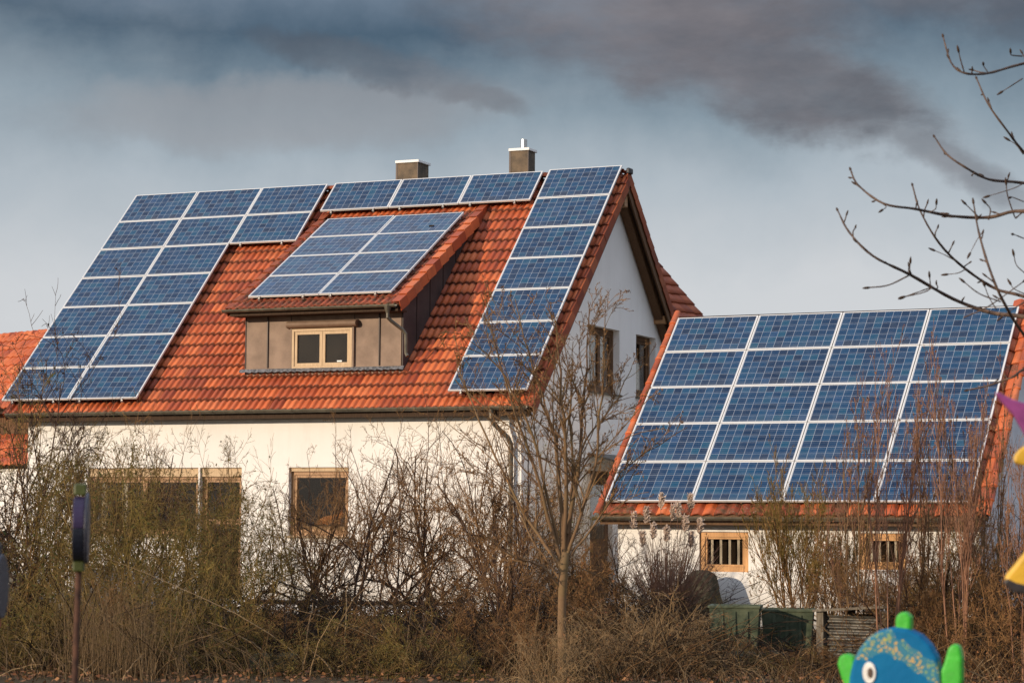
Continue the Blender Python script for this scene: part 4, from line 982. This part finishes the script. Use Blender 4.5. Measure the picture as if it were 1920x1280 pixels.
rng = np.random.default_rng(50); P0 = []; Q0 = []; L0 = []
for a, b_, c_, d_, dd, r0 in LD:
    A_, B2, C_, D2 = tpx(*a), tpx(*b_, dd*.4), tpx(*c_, dd*.8), tpx(*d_, dd*1.2); t = np.linspace(0, 1, 14)[:, None]
    cps = [A_*2-B2, A_, B2, C_, D2, D2*2-C_]; out = []
    for i in range(3):
        p0, p1, p2, p3 = cps[i:i+4]
        for s_ in np.linspace(0, 1, 6)[:-1]: out.append(.5*((2*p1)+(-p0+p2)*s_+(2*p0-5*p1+4*p2-p3)*s_**2+(-p0+3*p1-3*p2+p3)*s_**3))
    out.append(D2); out = np.array(out); out[1:-1] += rng.normal(0, .008, (len(out)-2, 3)); P0.append(out); Q0.append(np.linspace(r0*.85, .004, len(out))); L0.append(np.linalg.norm(np.diff(out, axis=0), axis=1).sum())
P0 = np.array(P0); Q0 = np.array(Q0); L0 = np.array(L0)
G = [(P0, Q0)]; cur = (P0, Q0, L0)
for k, ang, lr, n, wa, trp in ((15, (36, 11), .36, 7, .10, .06), (7, (40, 12), .40, 5, .14, .04), (4, (42, 12), .42, 3, .15, .03)):
    S, D, Lc, rc = children(rng, *cur, k, ang, lr, tmin=.18, rr=.5, up=.15); rc = np.clip(rc, .0034, .02); P, Q = run_level(rng, S, D, Lc, rc, np.maximum(rc*.45, .0024), n, wa, trp); G.append((P, Q)); cur = (P, Q, Lc)
tips = cur[0][:, -1]; tips = tips[rng.random(len(tips)) < .35]
for nm, me in (('branches', tube_mesh('branches', M['bark_tan'], G[:2], 6)), ('twigs', tube_mesh('twigs', M['twig_brown'], G[2:], 3, leafquads(rng, tips, .008, .018)))):
    o = bpy.data.objects.new(nm, me); COL.objects.link(o); o.parent = tree
# ------------------------------------------------------------------ plumed grass clump
mg = gp(1255, 35.5); mis = empty('plumed_grass', mg, 'tall dry ornamental grass with fluffy plumes reaching the garage eave', 'ornamental grass')
rng = np.random.default_rng(60); n = 420; az = rng.uniform(0, 6.283, n); le = rng.uniform(0, .75, n); Hh = rng.uniform(.9, 1.75, n); t = np.linspace(0, 1, 7)[None, :]
P = np.zeros((n, 7, 3)); P[:, :, 0] = np.cos(az)[:, None]*(.16+le[:, None]*t**1.7); P[:, :, 1] = np.sin(az)[:, None]*(.16+le[:, None]*t**1.7); P[:, :, 2] = Hh[:, None]*(t-.15*le[:, None]*t**3)
o = bpy.data.objects.new('blades', tube_mesh('blades', M['reed'], [(P, np.full((n, 7), .0045)*(1.1-.6*t))], 3)); COL.objects.link(o); o.parent = mis
pl = [(1188, 965, 35.4), (1212, 955, 35.7), (1240, 930, 35.5), (1225, 985, 35.2), (1262, 950, 35.8), (1272, 945, 35.4), (1294, 930, 35.5), (1250, 990, 35.2), (1285, 970, 35.2), (1296, 1000, 35.6), (1205, 1000, 35.4), (1312, 975, 35.8)]
for px, py, d in pl:
    tip = np.array(gp(px, d, hz(py, d))-mg); base_ = np.array([rng.normal(0, .1), rng.normal(0, .1), .2]); tt = np.linspace(0, 1, 9)[:, None]
    st = base_*(1-tt)+tip*tt; st[:, :2] = base_[:2]*(1-tt**1.6)+tip[:2]*tt**1.6
    gr_ = [(st[None], np.full((1, 9), .004))]; m = 240; s_ = rng.uniform(.0, .20, m); c0 = tip[None]-np.array([0, 0, 1])*s_[:, None]+np.array([[0, 0, 0.0]])
    dr = norm(np.stack([rng.normal(0, .35, m), rng.normal(0, .35, m), rng.uniform(.5, 1, m)], -1)); ll = rng.uniform(.04, .10, m)
    Pp = c0[:, None, :]+dr[:, None, :]*ll[:, None, None]*np.linspace(0, 1, 4)[None, :, None]+np.array([.02, 0, -.015])*np.linspace(0, 1, 4)[None, :, None]**2
    o = bpy.data.objects.new('stalk', tube_mesh('stalk', M['reed'], gr_, 3)); COL.objects.link(o); o.parent = mis
    o2 = bpy.data.objects.new('plume', tube_mesh('plume', M['plume'], [(Pp, np.full((m, 4), .0065))], 3)); COL.objects.link(o2); o2.parent = o
# ------------------------------------------------------------------ tree branches at the upper right
bt = gp(2260, 15.0); br = empty('ash_tree', bt, 'bare tree beyond the right edge, its budded branches reaching in front of the sky', 'tree')
def bpx(px, py, d): return np.array(gp(px, d, hz(py, d))-bt)
paths = [([(1775, 55), (1790, 105), (1815, 125), (1860, 125), (1920, 108), (2010, 90), (2120, 130), (2220, 260)], 14.5, .009), ([(1838, 135), (1860, 185), (1895, 235), (1930, 280), (2020, 380), (2150, 480), (2235, 560)], 15.3, .010),
         ([(1757, 247), (1780, 280), (1815, 305), (1860, 328), (1920, 334), (2010, 350), (2130, 430), (2235, 540)], 14.8, .011), ([(1598, 311), (1612, 340), (1660, 375), (1720, 385), (1790, 398), (1860, 400), (1925, 388), (2040, 420), (2150, 520), (2240, 640)], 14.2, .013),
         ([(1715, 340), (1730, 390), (1765, 450), (1810, 495), (1870, 535), (1925, 550), (2030, 590), (2150, 680), (2240, 760)], 15.4, .012), ([(1573, 388), (1595, 430), (1640, 475), (1710, 510), (1790, 555), (1860, 580), (1925, 588), (2040, 610), (2160, 720), (2245, 850)], 14.6, .016),
         ([(1830, 372), (1840, 430), (1860, 500), (1885, 560), (1925, 625), (2010, 730), (2120, 860), (2240, 960)], 14.0, .013), ([(1815, 727), (1855, 718), (1900, 702), (1935, 685), (2050, 690), (2180, 820), (2245, 900)], 14.4, .008),
         ([(1752, 533), (1735, 543), (1697, 552)], 14.4, .005), ([(1706, 512), (1668, 530), (1630, 535)], 14.6, .006), ([(1748, 534), (1715, 546), (1696, 553)], 14.6, .005), ([(1797, 484), (1775, 472), (1754, 463)], 15.4, .004), ([(1815, 498), (1800, 506), (1778, 509)], 15.4, .004),
         ([(1880, 560), (1840, 545), (1810, 522)], 14.0, .005), ([(1872, 575), (1858, 552), (1849, 528)], 14.0, .004), ([(1858, 405), (1862, 385), (1852, 372)], 14.2, .005), ([(1908, 400), (1895, 360), (1892, 335)], 14.6, .005), ([(1925, 135), (1905, 148), (1885, 161)], 15.0, .005), ([(1925, 92), (1905, 90), (1903, 84)], 14.5, .005),
         ([(1925, 280), (1912, 262), (1897, 252)], 15.3, .004), ([(1925, 335), (1905, 345), (1858, 360)], 14.8, .004), ([(1925, 370), (1905, 362), (1900, 362)], 14.6, .004), ([(1815, 125), (1808, 100), (1804, 82)], 14.5, .005), ([(1860, 124), (1852, 112), (1851, 108)], 14.5, .004), ([(1712, 510), (1709, 500), (1710, 486)], 14.6, .005), ([(1748, 534), (1747, 522), (1746, 512)], 14.6, .005),
         ([(1660, 376), (1665, 382), (1657, 388)], 14.2, .004), ([(1745, 392), (1758, 385), (1760, 374)], 14.2, .004), ([(1840, 400), (1830, 390), (1814, 374)], 14.2, .005), ([(1925, 505), (1910, 490), (1905, 470)], 14.4, .004), ([(1925, 440), (1908, 433), (1904, 432)], 14.4, .004), ([(1845, 430), (1835, 445), (1822, 470)], 14.0, .003), ([(1925, 545), (1905, 535), (1898, 525)], 15.4, .004), ([(1925, 560), (1900, 575), (1880, 590)], 14.6, .005), ([(1810, 590), (1845, 575), (1870, 560), (1925, 520)], 14.1, .005)]
bb = MB(); bud = MB(); rng = np.random.default_rng(70)
T0 = np.array(bt)
def smooth_path(p, n=5):
    p = [np.array(q) for q in p]; c = [2*p[0]-p[1]]+p+[2*p[-1]-p[-2]]; out = []
    for i in range(len(p)-1):
        p0, p1, p2, p3 = c[i:i+4]
        for s_ in np.linspace(0, 1, n+1)[:-1]: out.append(.5*((2*p1)+(-p0+p2)*s_+(2*p0-5*p1+4*p2-p3)*s_**2+(-p0+3*p1-3*p2+p3)*s_**3))
    out.append(p[-1]); return out
for q, d, r0 in paths:
    long = len(q) > 5; pts = [bpx(x, y, d+.3*math.sin(i*1.3+d)*(1 if long else .1)+(0.0 if not long else .05*i)) for i, (x, y) in enumerate(q)]; sp_ = smooth_path(pts); n = len(sp_)
    if long: rad = np.linspace(.0048, r0*1.25, n)
    else: rad = np.linspace(r0*.9, r0*.6, n)
    rad = rad*(1+.10*rng.normal(0, 1, n)); bb.tube([p+T0 for p in sp_], list(rad), 7)
    tipi = 0 if long else n-1
    def budat(p, dr, s=1.0): bud.tube([p+T0-dr*.012*s, p+T0, p+T0+dr*.018*s, p+T0+dr*.034*s], [.004*s, .0075*s, .0065*s, .002*s], 6)
    dr = norm(sp_[tipi]-sp_[tipi+1 if long else n-2]); budat(sp_[tipi], dr, 1.1)
    if long:
        for i in range(3, n-8, 3):
            if rng.random() < .8:
                dd_ = norm(norm(sp_[i-1]-sp_[i])*.6+norm(rng.normal(0, 1, 3))*.7+np.array([0, 0, .35])); L_ = rng.uniform(.015, .10); e_ = sp_[i]+dd_*L_
                bb.tube([sp_[i]+T0, (sp_[i]+e_)/2+T0+rng.normal(0, .004, 3), e_+T0], [.005, .0042, .004], 5); budat(e_, dd_, .85)
bb.build('branch', M['branch'], br, smooth=True); o = bud.build('buds', M['wood_dark'], br, smooth=True); o['kind'] = 'stuff'
b = MB(); b.tube([tuple(bt), tuple(bt+Vector((0, 0, 2))), tuple(bt+Vector((-.05, 0, 5.5)))], [.17, .13, .06], 12); b.build('trunk', M['branch'], br, smooth=True)
# ------------------------------------------------------------------ things in the garden
b = MB()  # boulder-like covered heap against the garage wall
rng = np.random.default_rng(5); cc = gw(1.95, -.28, 0); nn_, mm_ = 20, 10
for j in range(mm_+1):
    for i in range(nn_):
        th, ph = 2*math.pi*i/nn_, math.pi/2*j/mm_; k_ = 1+.06*math.sin(3*th+j)+.03*rng.normal(); b.v.append((cc.x+.40*k_*math.cos(th)*math.cos(ph)**.6, cc.y+.34*k_*math.sin(th)*math.cos(ph)**.6, 1.02*math.sin(ph)**.9*(1 if j else 0)))
for j in range(mm_):
    for i in range(nn_): k_ = j*nn_; b.f.append([k_+i, k_+(i+1) % nn_, k_+nn_+(i+1) % nn_, k_+nn_+i])
tag(b.build('boulder', M['stone'], smooth=True, origin=tuple(cc)), 'dark mossy rounded boulder leaning by the white garage wall under the barred window', 'boulder')
def tub(px, d, wpx, top, lab, name='rain_butt', cat='rain butt', mat='bin_green', group=None):
    c = gp(px, d); w_ = wpx*d/F/2; h_ = hz(top, d); e = empty(name, c, lab, cat, group); rt_ = Matrix.Translation(c) @ Matrix.Rotation(.25, 4, 'Z')
    b = MB(); n = 8; k = []
    for s_, z_ in ((.86, 0), (1.0, h_-.06)):
        k.append([rt_ @ Vector((x*w_*s_, y*w_*.8*s_, z_)) for x, y in ((-1, -1), (1, -1), (1, 1), (-1, 1))])
    for i in range(4): j = (i+1) % 4; b.poly([k[0][i], k[0][j], k[1][j], k[1][i]])
    b.poly(k[0][::-1]); b.poly([Vector(p)-Vector((0, 0, .05)) for p in k[1]]); b.build('tub', M[mat], e, bevel=.02)
    b = MB(); q_ = 1.06
    for x0, x1, y0, y1 in ((-q_, q_, -q_, -.9), (-q_, q_, .9, q_), (-q_, -.9, -.9, .9), (.9, q_, -.9, .9)): b.box(x0*w_, x1*w_, y0*w_*.8, y1*w_*.8, h_-.059, h_-(.02 if abs(x0) == q_ and x1 == q_ else .022), rt_)
    b.build('rim', M[mat], e, bevel=.008)
    for s_ in (-.5, 0, .5):
        b = MB(); b.box(s_*w_-.02, s_*w_+.02, -w_*.80-.012, -w_*.76, .05, h_-.1, rt_); b.build('rib', M[mat], e)
    return e
tub(1380, 31.5, 92, 1127, 'faded green plastic rain butt under the barred garage window', group='green rain butts by the garage')
tub(1478, 32, 95, 1133, 'second green plastic rain butt, behind the broom-like shrub', group='green rain butts by the garage')
tub(1086, 42.5, 42, 1076, 'pale grey green upright bin at the house corner behind the slender tree', name='waste_bin', cat='waste bin')
tub(48, 44, 40, 1080, 'dark grey barrel beside the white garden table at the left house corner', name='barrel', cat='barrel', mat='metal_grey')
# compost bin of corrugated sheet
c = gp(1628, 30.5); e = empty('compost_bin', c, 'dark compost bin of corrugated sheets and posts behind the blue wooden fish', 'compost bin'); Rr = Matrix.Translation(c) @ Matrix.Rotation(R(-12), 4, 'Z')
for x, y in ((-.47, -.4), (.47, -.4), (-.47, .4), (.47, .4)):
    b = MB(); b.box(x-.05, x+.05, y-.05, y+.05, 0, .72, Rr); b.build('post', M['wood_grey'], e)
for y in (-.36, .36):
    b = MB(); n = 48
    for i in range(n+1):
        z_ = .06+.6*i/n; o_ = .018*math.sin(z_*2*math.pi/.075)
        for x in (-.42, .42): b.v.append(tuple(Rr @ Vector((x, y+o_, z_))))
    for i in range(n): b.f.append([2*i, 2*i+1, 2*i+3, 2*i+2])
    b.build('corrugated_sheet', M['metal_grey'], e, smooth=True)
b = MB(); b.v += [tuple(Rr @ Vector(p)) for p in ((-.55, -.5, .70), (.55, -.5, .78), (.55, .5, .78), (-.55, .5, .70), (-.55, -.5, .73), (.55, -.5, .81), (.55, .5, .81), (-.55, .5, .73))]
b.f += [[4, 5, 6, 7], [3, 2, 1, 0], [0, 1, 5, 4], [1, 2, 6, 5], [2, 3, 7, 6], [3, 0, 4, 7]]; b.build('lid', M['wood_grey'], e)
# garden table
c = gp(90, 44.5); e = empty('garden_table', c, 'white garden table standing against the left corner of the house', 'table'); Rr = Matrix.Translation(c) @ Matrix.Rotation(R(-15), 4, 'Z')
b = MB(); b.box(-.28, .28, -.28, .28, .56, .59, Rr); b.build('tabletop', M['white'], e, bevel=.01)
for x, y in ((-.24, -.24), (.24, -.24), (-.24, .24), (.24, .24)):
    b = MB(); b.box(x-.02, x+.02, y-.02, y+.02, 0, .56, Rr); b.build('leg', M['white'], e)
# fence posts and rails
for i, (px, d, ty, lab) in enumerate([(127, 32.5, 1115, 'weathered wooden post beside the rusty pole at the left'), (655, 38, 1110, 'dark wooden post in front of the white wall below the square window'), (470, 38, 1128, 'weathered wooden post half hidden below the terrace door'), (865, 38, 1120, 'weathered wooden post in front of the blank white wall')]):
    c = gp(px, d); b = MB(); h_ = hz(ty, d); b.box(c.x-.06, c.x+.06, c.y-.06, c.y+.06, -.05, h_-.03); b.poly([(c.x-.06, c.y-.06, h_-.03), (c.x+.06, c.y-.06, h_-.03), (c.x+.06, c.y+.06, h_), (c.x-.06, c.y+.06, h_)])
    tag(b.build('fence_post', M['wood_dark' if i == 1 else 'wood_grey'], bevel=.008), lab, 'post', 'fence posts in the hedge')
a_, b2 = gp(470, 38.1), gp(865, 38.1); b = MB(); b.tube([(a_.x, a_.y, .52), (b2.x, b2.y, .5)], .035, 6); tag(b.build('fence_rail', M['wood_dark']), 'thin dark wooden rail between the fence posts in front of the white wall', 'rail')
# low stone edging of the bank
for i, (px, d, w_) in enumerate([(500, 28.2, .42), (545, 28.4, .34), (90, 30, .5), (40, 30.1, .42), (150, 30.2, .38), (870, 28.3, .4), (1395, 29.5, .5), (1450, 29.6, .46)]):
    c = gp(px, d); b = MB(); rg = random.Random(i); n = 8
    for j in range(4):
        for q in range(n):
            th = 2*math.pi*q/n; s_ = (1, 1.02, .9, .55)[j]*rg.uniform(.92, 1.06); b.v.append((c.x+w_/2*s_*math.cos(th), c.y+w_*.32*s_*math.sin(th), (0, .1, .19, .24)[j]*rg.uniform(.95, 1.05)))
    for j in range(3):
        for q in range(n): b.f.append([j*n+q, j*n+(q+1) % n, j*n+n+(q+1) % n, j*n+n+q])
    b.f.append([3*n+q for q in range(n)])
    nm = ['below the square window', 'just right of the one below the square window', 'left of the rusty pole', 'nearest the left edge', 'at the foot of the rusty pole', 'below the blank white wall', 'below the faded rain butt', 'below the second rain butt'][i]
    tag(b.build('edging_stone', M['stone']), 'brown edging stone on the ground '+nm, 'stone', 'edging stones under the hedge')
# pots
def pot(px, d, r, h, mat, lab):
    c = gp(px, d); b = MB(); b.tube([(c.x, c.y, 0), (c.x, c.y, h*.85), (c.x, c.y, h*.851), (c.x, c.y, h)], [r*.7, r, r*1.12, r*1.12], 16); tag(b.build('plant_pot', M[mat], smooth=False, origin=tuple(c)), lab, 'plant pot')
pot(632, 41, .12, .24, 'red_plastic', 'small red plastic pot left of the dark post by the white wall'); pot(1140, 40.5, .19, .42, 'terracotta', 'terracotta pot on the ground by the side door'); pot(957, 43, .12, .30, 'terracotta', 'reddish pot at the foot of the downpipe')
# ------------------------------------------------------------------ ginger cat on the window sill
b = bpy.data.meshes.new('cat'); cx, cz, cy = 7.50, 1.79, .66
import bmesh
bm = bmesh.new()
def chain(pts):
    vs = [bm.verts.new(p) for p, r in pts]
    for a, c in zip(vs, vs[1:]): bm.edges.new((a, c))
    return vs
sk = [((-.22, .02, .10), .075), ((-.10, 0, .12), .095), ((.04, 0, .125), .09), ((.15, 0, .13), .075), ((.21, -.01, .20), .05), ((.255, -.03, .255), .062), ((.30, -.06, .24), .032)]
body = chain(sk); rad = [r for p, r in sk]
def limb(i, pts):
    prev = body[i]
    for p, r in pts: v = bm.verts.new(p); bm.edges.new((prev, v)); rad.append(r); prev = v
limb(0, [((-.30, -.04, .05), .022), ((-.24, -.14, .03), .018), ((-.10, -.17, .03), .016)])
limb(3, [((.19, -.08, .06), .028), ((.26, -.13, .025), .022)]); limb(3, [((.17, .07, .06), .028), ((.25, .05, .025), .022)])
limb(1, [((-.06, -.10, .05), .036), ((.02, -.15, .025), .022)])
limb(5, [((.245, -.075, .315), .012)]); limb(5, [((.245, .015, .32), .012)])
bm.to_mesh(b); bm.free(); cat = bpy.data.objects.new('cat', b); COL.objects.link(cat); cat.location = (cx, cy, cz-.055)
sv = b.skin_vertices if len(b.skin_vertices) else None
md = cat.modifiers.new('skin', 'SKIN')
if not len(b.skin_vertices): bpy.context.view_layer.objects.active = cat
if len(b.skin_vertices):
    for v, r in zip(b.skin_vertices[0].data, rad): v.radius = (r, r)
    b.skin_vertices[0].data[1].use_root = True
ms_ = cat.modifiers.new('sub', 'SUBSURF'); ms_.levels = 2; ms_.render_levels = 2; b.materials.append(M['fur'])
tag(cat, 'ginger cat lying on the sill behind the pane of the square window', 'cat')
b = MB(); b.box(6.75, 8.02, .55, 1.0, 1.60, 1.72); b.build('inner_sill', M['wood_cream'], house)
# ------------------------------------------------------------------ painted wooden figures on poles
def figure(px, d, yaw): 
    c = gp(px, d); return c, Matrix.Translation(c) @ Matrix.Rotation(yaw, 4, 'Z')
def slab(e, name, T, outline, t0, t1, mat, bev=.006):
    b = MB(); b.slab(outline, t0, t1, T); return b.build(name, M[mat], e, bevel=bev)
def ell(cx, cz, rx, rz, n=28, a0=0, a1=2*math.pi): return [(cx+rx*math.cos(a), cz+rz*math.sin(a)) for a in np.linspace(a0, a1, n, endpoint=(a1-a0) < 6.2)]
def fn_fish(bn, tc):
    c = bn.ramp(bn.noise(tc, 5, 3), [(.3, (.002, .115, .27)), (.7, (.004, .150, .32))])
    sep = bn.n('ShaderNodeSeparateXYZ', i={0: tc}); x, z = sep.outputs[0], sep.outputs[2]
    # speckled band across the brow of the figure
    zz = bn.m('ADD', z, bn.m('ADD', bn.m('ADD', bn.m('MULTIPLY', bn.m('MAXIMUM', x, 0.0), .62), bn.m('MULTIPLY', bn.m('MAXIMUM', bn.m('MULTIPLY', x, -1.0), 0.0), .25)), bn.m('MULTIPLY', bn.m('SUBTRACT', bn.noise(tc, 18, 3), .5), .05)))
    zz = bn.m('ADD', zz, bn.m('MULTIPLY', bn.m('LESS_THAN', x, 99.0), 0.0))
    band = bn.m('MULTIPLY', bn.m('GREATER_THAN', zz, 1.398), bn.m('LESS_THAN', zz, 1.470))
    vo = bn.n('ShaderNodeTexVoronoi', i={'Vector': tc, 'Scale': 88.0}); dots = bn.m('LESS_THAN', vo.outputs['Distance'], .37)
    c = bn.mix(bn.m('MULTIPLY', band, .4), c, (.10, .26, .22))
    c = bn.mix(bn.m('MULTIPLY', dots, band), c, bn.ramp(bn.noise(tc, 25, 2), [(.4, (.22, .34, .12)), (.6, (.62, .36, .07))]))
    return c
M['p_fish'] = pm('paint_fish_blue', (.01, .2, .4), .7, .15, fn=fn_fish, bump=(30, .003, 4))
c, T = figure(1672, 8.0, R(-23.8-(-0)) if False else R(23.8-24))
k8 = 8.0/F
T = Matrix.Translation(c) @ Matrix.Rotation(R(23.8)-R(20), 4, 'Z')
fish = empty('wooden_fish', c, 'blue painted wooden fish with green fins and yellow speckles, lower right foreground', 'garden figure')
def zf(py): return hz(py, 8.0)
def xf(px): return (px-1672)*k8/math.cos(R(20))
body_ = [(xf(x), zf(y)) for x, y in ((1598, 1290), (1600, 1262), (1606, 1235), (1617, 1210), (1634, 1188), (1655, 1174), (1678, 1168), (1702, 1171), (1724, 1182), (1741, 1200), (1752, 1222), (1758, 1250), (1760, 1285), (1750, 1330), (1722, 1372), (1680, 1390), (1640, 1375), (1610, 1340))]
o = slab(fish, 'body', T, body_[::-1], -.045, .045, 'p_fish', .012)
slab(fish, 'fin', T, [(xf(x), zf(y)) for x, y in ((1680, 1185), (1680, 1150), (1688, 1141), (1700, 1140), (1707, 1150), (1706, 1190))], -.03, .03, 'p_green', .01)
slab(fish, 'fin', T, [(xf(x), zf(y)) for x, y in ((1612, 1300), (1596, 1296), (1583, 1262), (1577, 1240), (1580, 1225), (1592, 1219), (1606, 1224), (1610, 1240))], -.03, .03, 'p_green', .01)
slab(fish, 'fin', T, [(xf(x), zf(y)) for x, y in ((1752, 1300), (1752, 1262), (1764, 1232), (1771, 1206), (1780, 1196), (1791, 1200), (1795, 1222), (1795, 1262), (1786, 1310))], -.03, .03, 'p_green', .01)
slab(fish, 'tail_fin', T, [(xf(x), zf(y)) for x, y in ((1660, 1380), (1630, 1420), (1672, 1408), (1715, 1420), (1690, 1380))], -.02, .02, 'p_green', .008)
ey_ = slab(fish, 'eye', T, ell(xf(1636), zf(1253), 12.5*k8, 20*k8)[::-1], -.052, -.0455, 'p_white', .002)
slab(ey_, 'pupil', T, ell(xf(1638), zf(1253), 5*k8, 9.5*k8)[::-1], -.056, -.0522, 'p_brown', .001)
b = MB(); b.tube([(c.x, c.y, -.1), (c.x, c.y, zf(1384))], .016, 10); b.build('pole', M['rust'], fish)
# left disc on a pole, seen almost edge-on
def disc(px, d, top, bot, yawdeg, lab, cols, wpx, pole=True, tilt=0):
    c = gp(px, d); T = Matrix.Translation(c) @ Matrix.Rotation(R(yawdeg), 4, 'Z'); e = empty('wooden_disc', c, lab, 'garden figure', 'painted wooden discs on poles at the left'); z0, z1 = hz(bot, d), hz(top, d); zm, rz = (z0+z1)/2, (z1-z0)/2; rx = rz*.8
    slab(e, 'face', T, ell(0, zm, rx, rz, 32)[::-1], -.034, -.022, cols[0], .003)
    slab(e, 'painted_board', T, ell(0, zm+.0, rx*.94, rz*.9, 18, R(0), R(180))[::-1], -.0218, .022, cols[1], .004)
    slab(e, 'painted_board', T, ell(0, zm-.001, rx*.94, rz*.95, 18, R(180), R(360))[::-1], -.0218, .022, cols[2], .004)
    slab(e, 'knob', T, [(-.02, z1-.01), (.02, z1-.01), (.018, z1+.035), (-.018, z1+.035)], -.024, .024, cols[3], .006)
    slab(e, 'foot', T, [(-.03, z0-.03), (.03, z0-.03), (.03, z0+.01), (-.03, z0+.01)], -.022, .022, cols[4], .006)
    b = MB(); b.tube([(c.x-.03, c.y, -.1), (c.x, c.y, z0-.01)], .012, 10); b.build('pole', M['rust'], e)
disc(154, 9.0, 930, 1062, 23.8+97, 'dark purple and blue wooden disc seen edge-on, on a rusty pole at the left', ('p_greyblue', 'p_violet', 'p_navy', 'p_olive', 'p_olive'), 30)
disc(-6, 7.6, 1045, 1165, 23.8+88, 'dark blue wooden disc with red foot cut off by the left edge', ('p_greyblue', 'p_navy', 'p_violet', 'p_navy', 'p_red'), 30)
# flower with purple and yellow petals at the right edge
d = 7.2; c = gp(2010, d); kf = d/F
T = Matrix.Translation(c) @ Matrix.Rotation(R(23.8-10), 4, 'Z'); fl = empty('wooden_flower', c, 'painted wooden flower with purple and yellow petals reaching in at the right edge', 'garden figure')
def ff(L): return [((x-2010)*kf, hz(y, d)) for x, y in L]
slab(fl, 'petal', T, ff([(1869, 731), (1876, 729), (1900, 742), (1930, 752), (1975, 800), (2000, 860), (1985, 880), (1950, 840), (1925, 812), (1902, 770), (1882, 748)]), -.02, .02, 'p_purple', .01)
slab(fl, 'petal', T, ff([(1902, 862), (1903, 850), (1912, 838), (1930, 826), (1990, 850), (1990, 890), (1940, 872), (1915, 866)]), -.045, -.022, 'p_yellow', .008)
pe = slab(fl, 'petal', T, ff([(1884, 1085), (1886, 1072), (1900, 1055), (1920, 1030), (1950, 980), (1990, 930), (2020, 950), (2000, 1040), (1960, 1090), (1925, 1104), (1900, 1102)]), -.045, -.005, 'p_yellow', .012)
slab(pe, 'petal_tip', T, ff([(1882, 1086), (1888, 1077), (1905, 1085), (1925, 1090), (1945, 1096), (1925, 1107), (1900, 1104)]), -.050, 0, 'p_black', .006)
slab(fl, 'petal', T, ff([(2020, 860), (2060, 760), (2110, 720), (2120, 790), (2060, 880)]), -.02, .02, 'p_purple', .01)
slab(fl, 'petal', T, ff([(2040, 930), (2100, 960), (2130, 1040), (2080, 1060), (2020, 980)]), -.02, .02, 'p_yellow', .01)
slab(fl, 'center', T, ff([(2010+48*math.cos(a), 905+48*math.sin(a)) for a in np.linspace(0, 6.283, 24, endpoint=False)]), -.06, .03, 'p_green', .01)
b = MB(); b.tube([(c.x, c.y, -.1), (c.x, c.y, hz(950, d))], .016, 10); b.build('pole', M['rust'], fl)
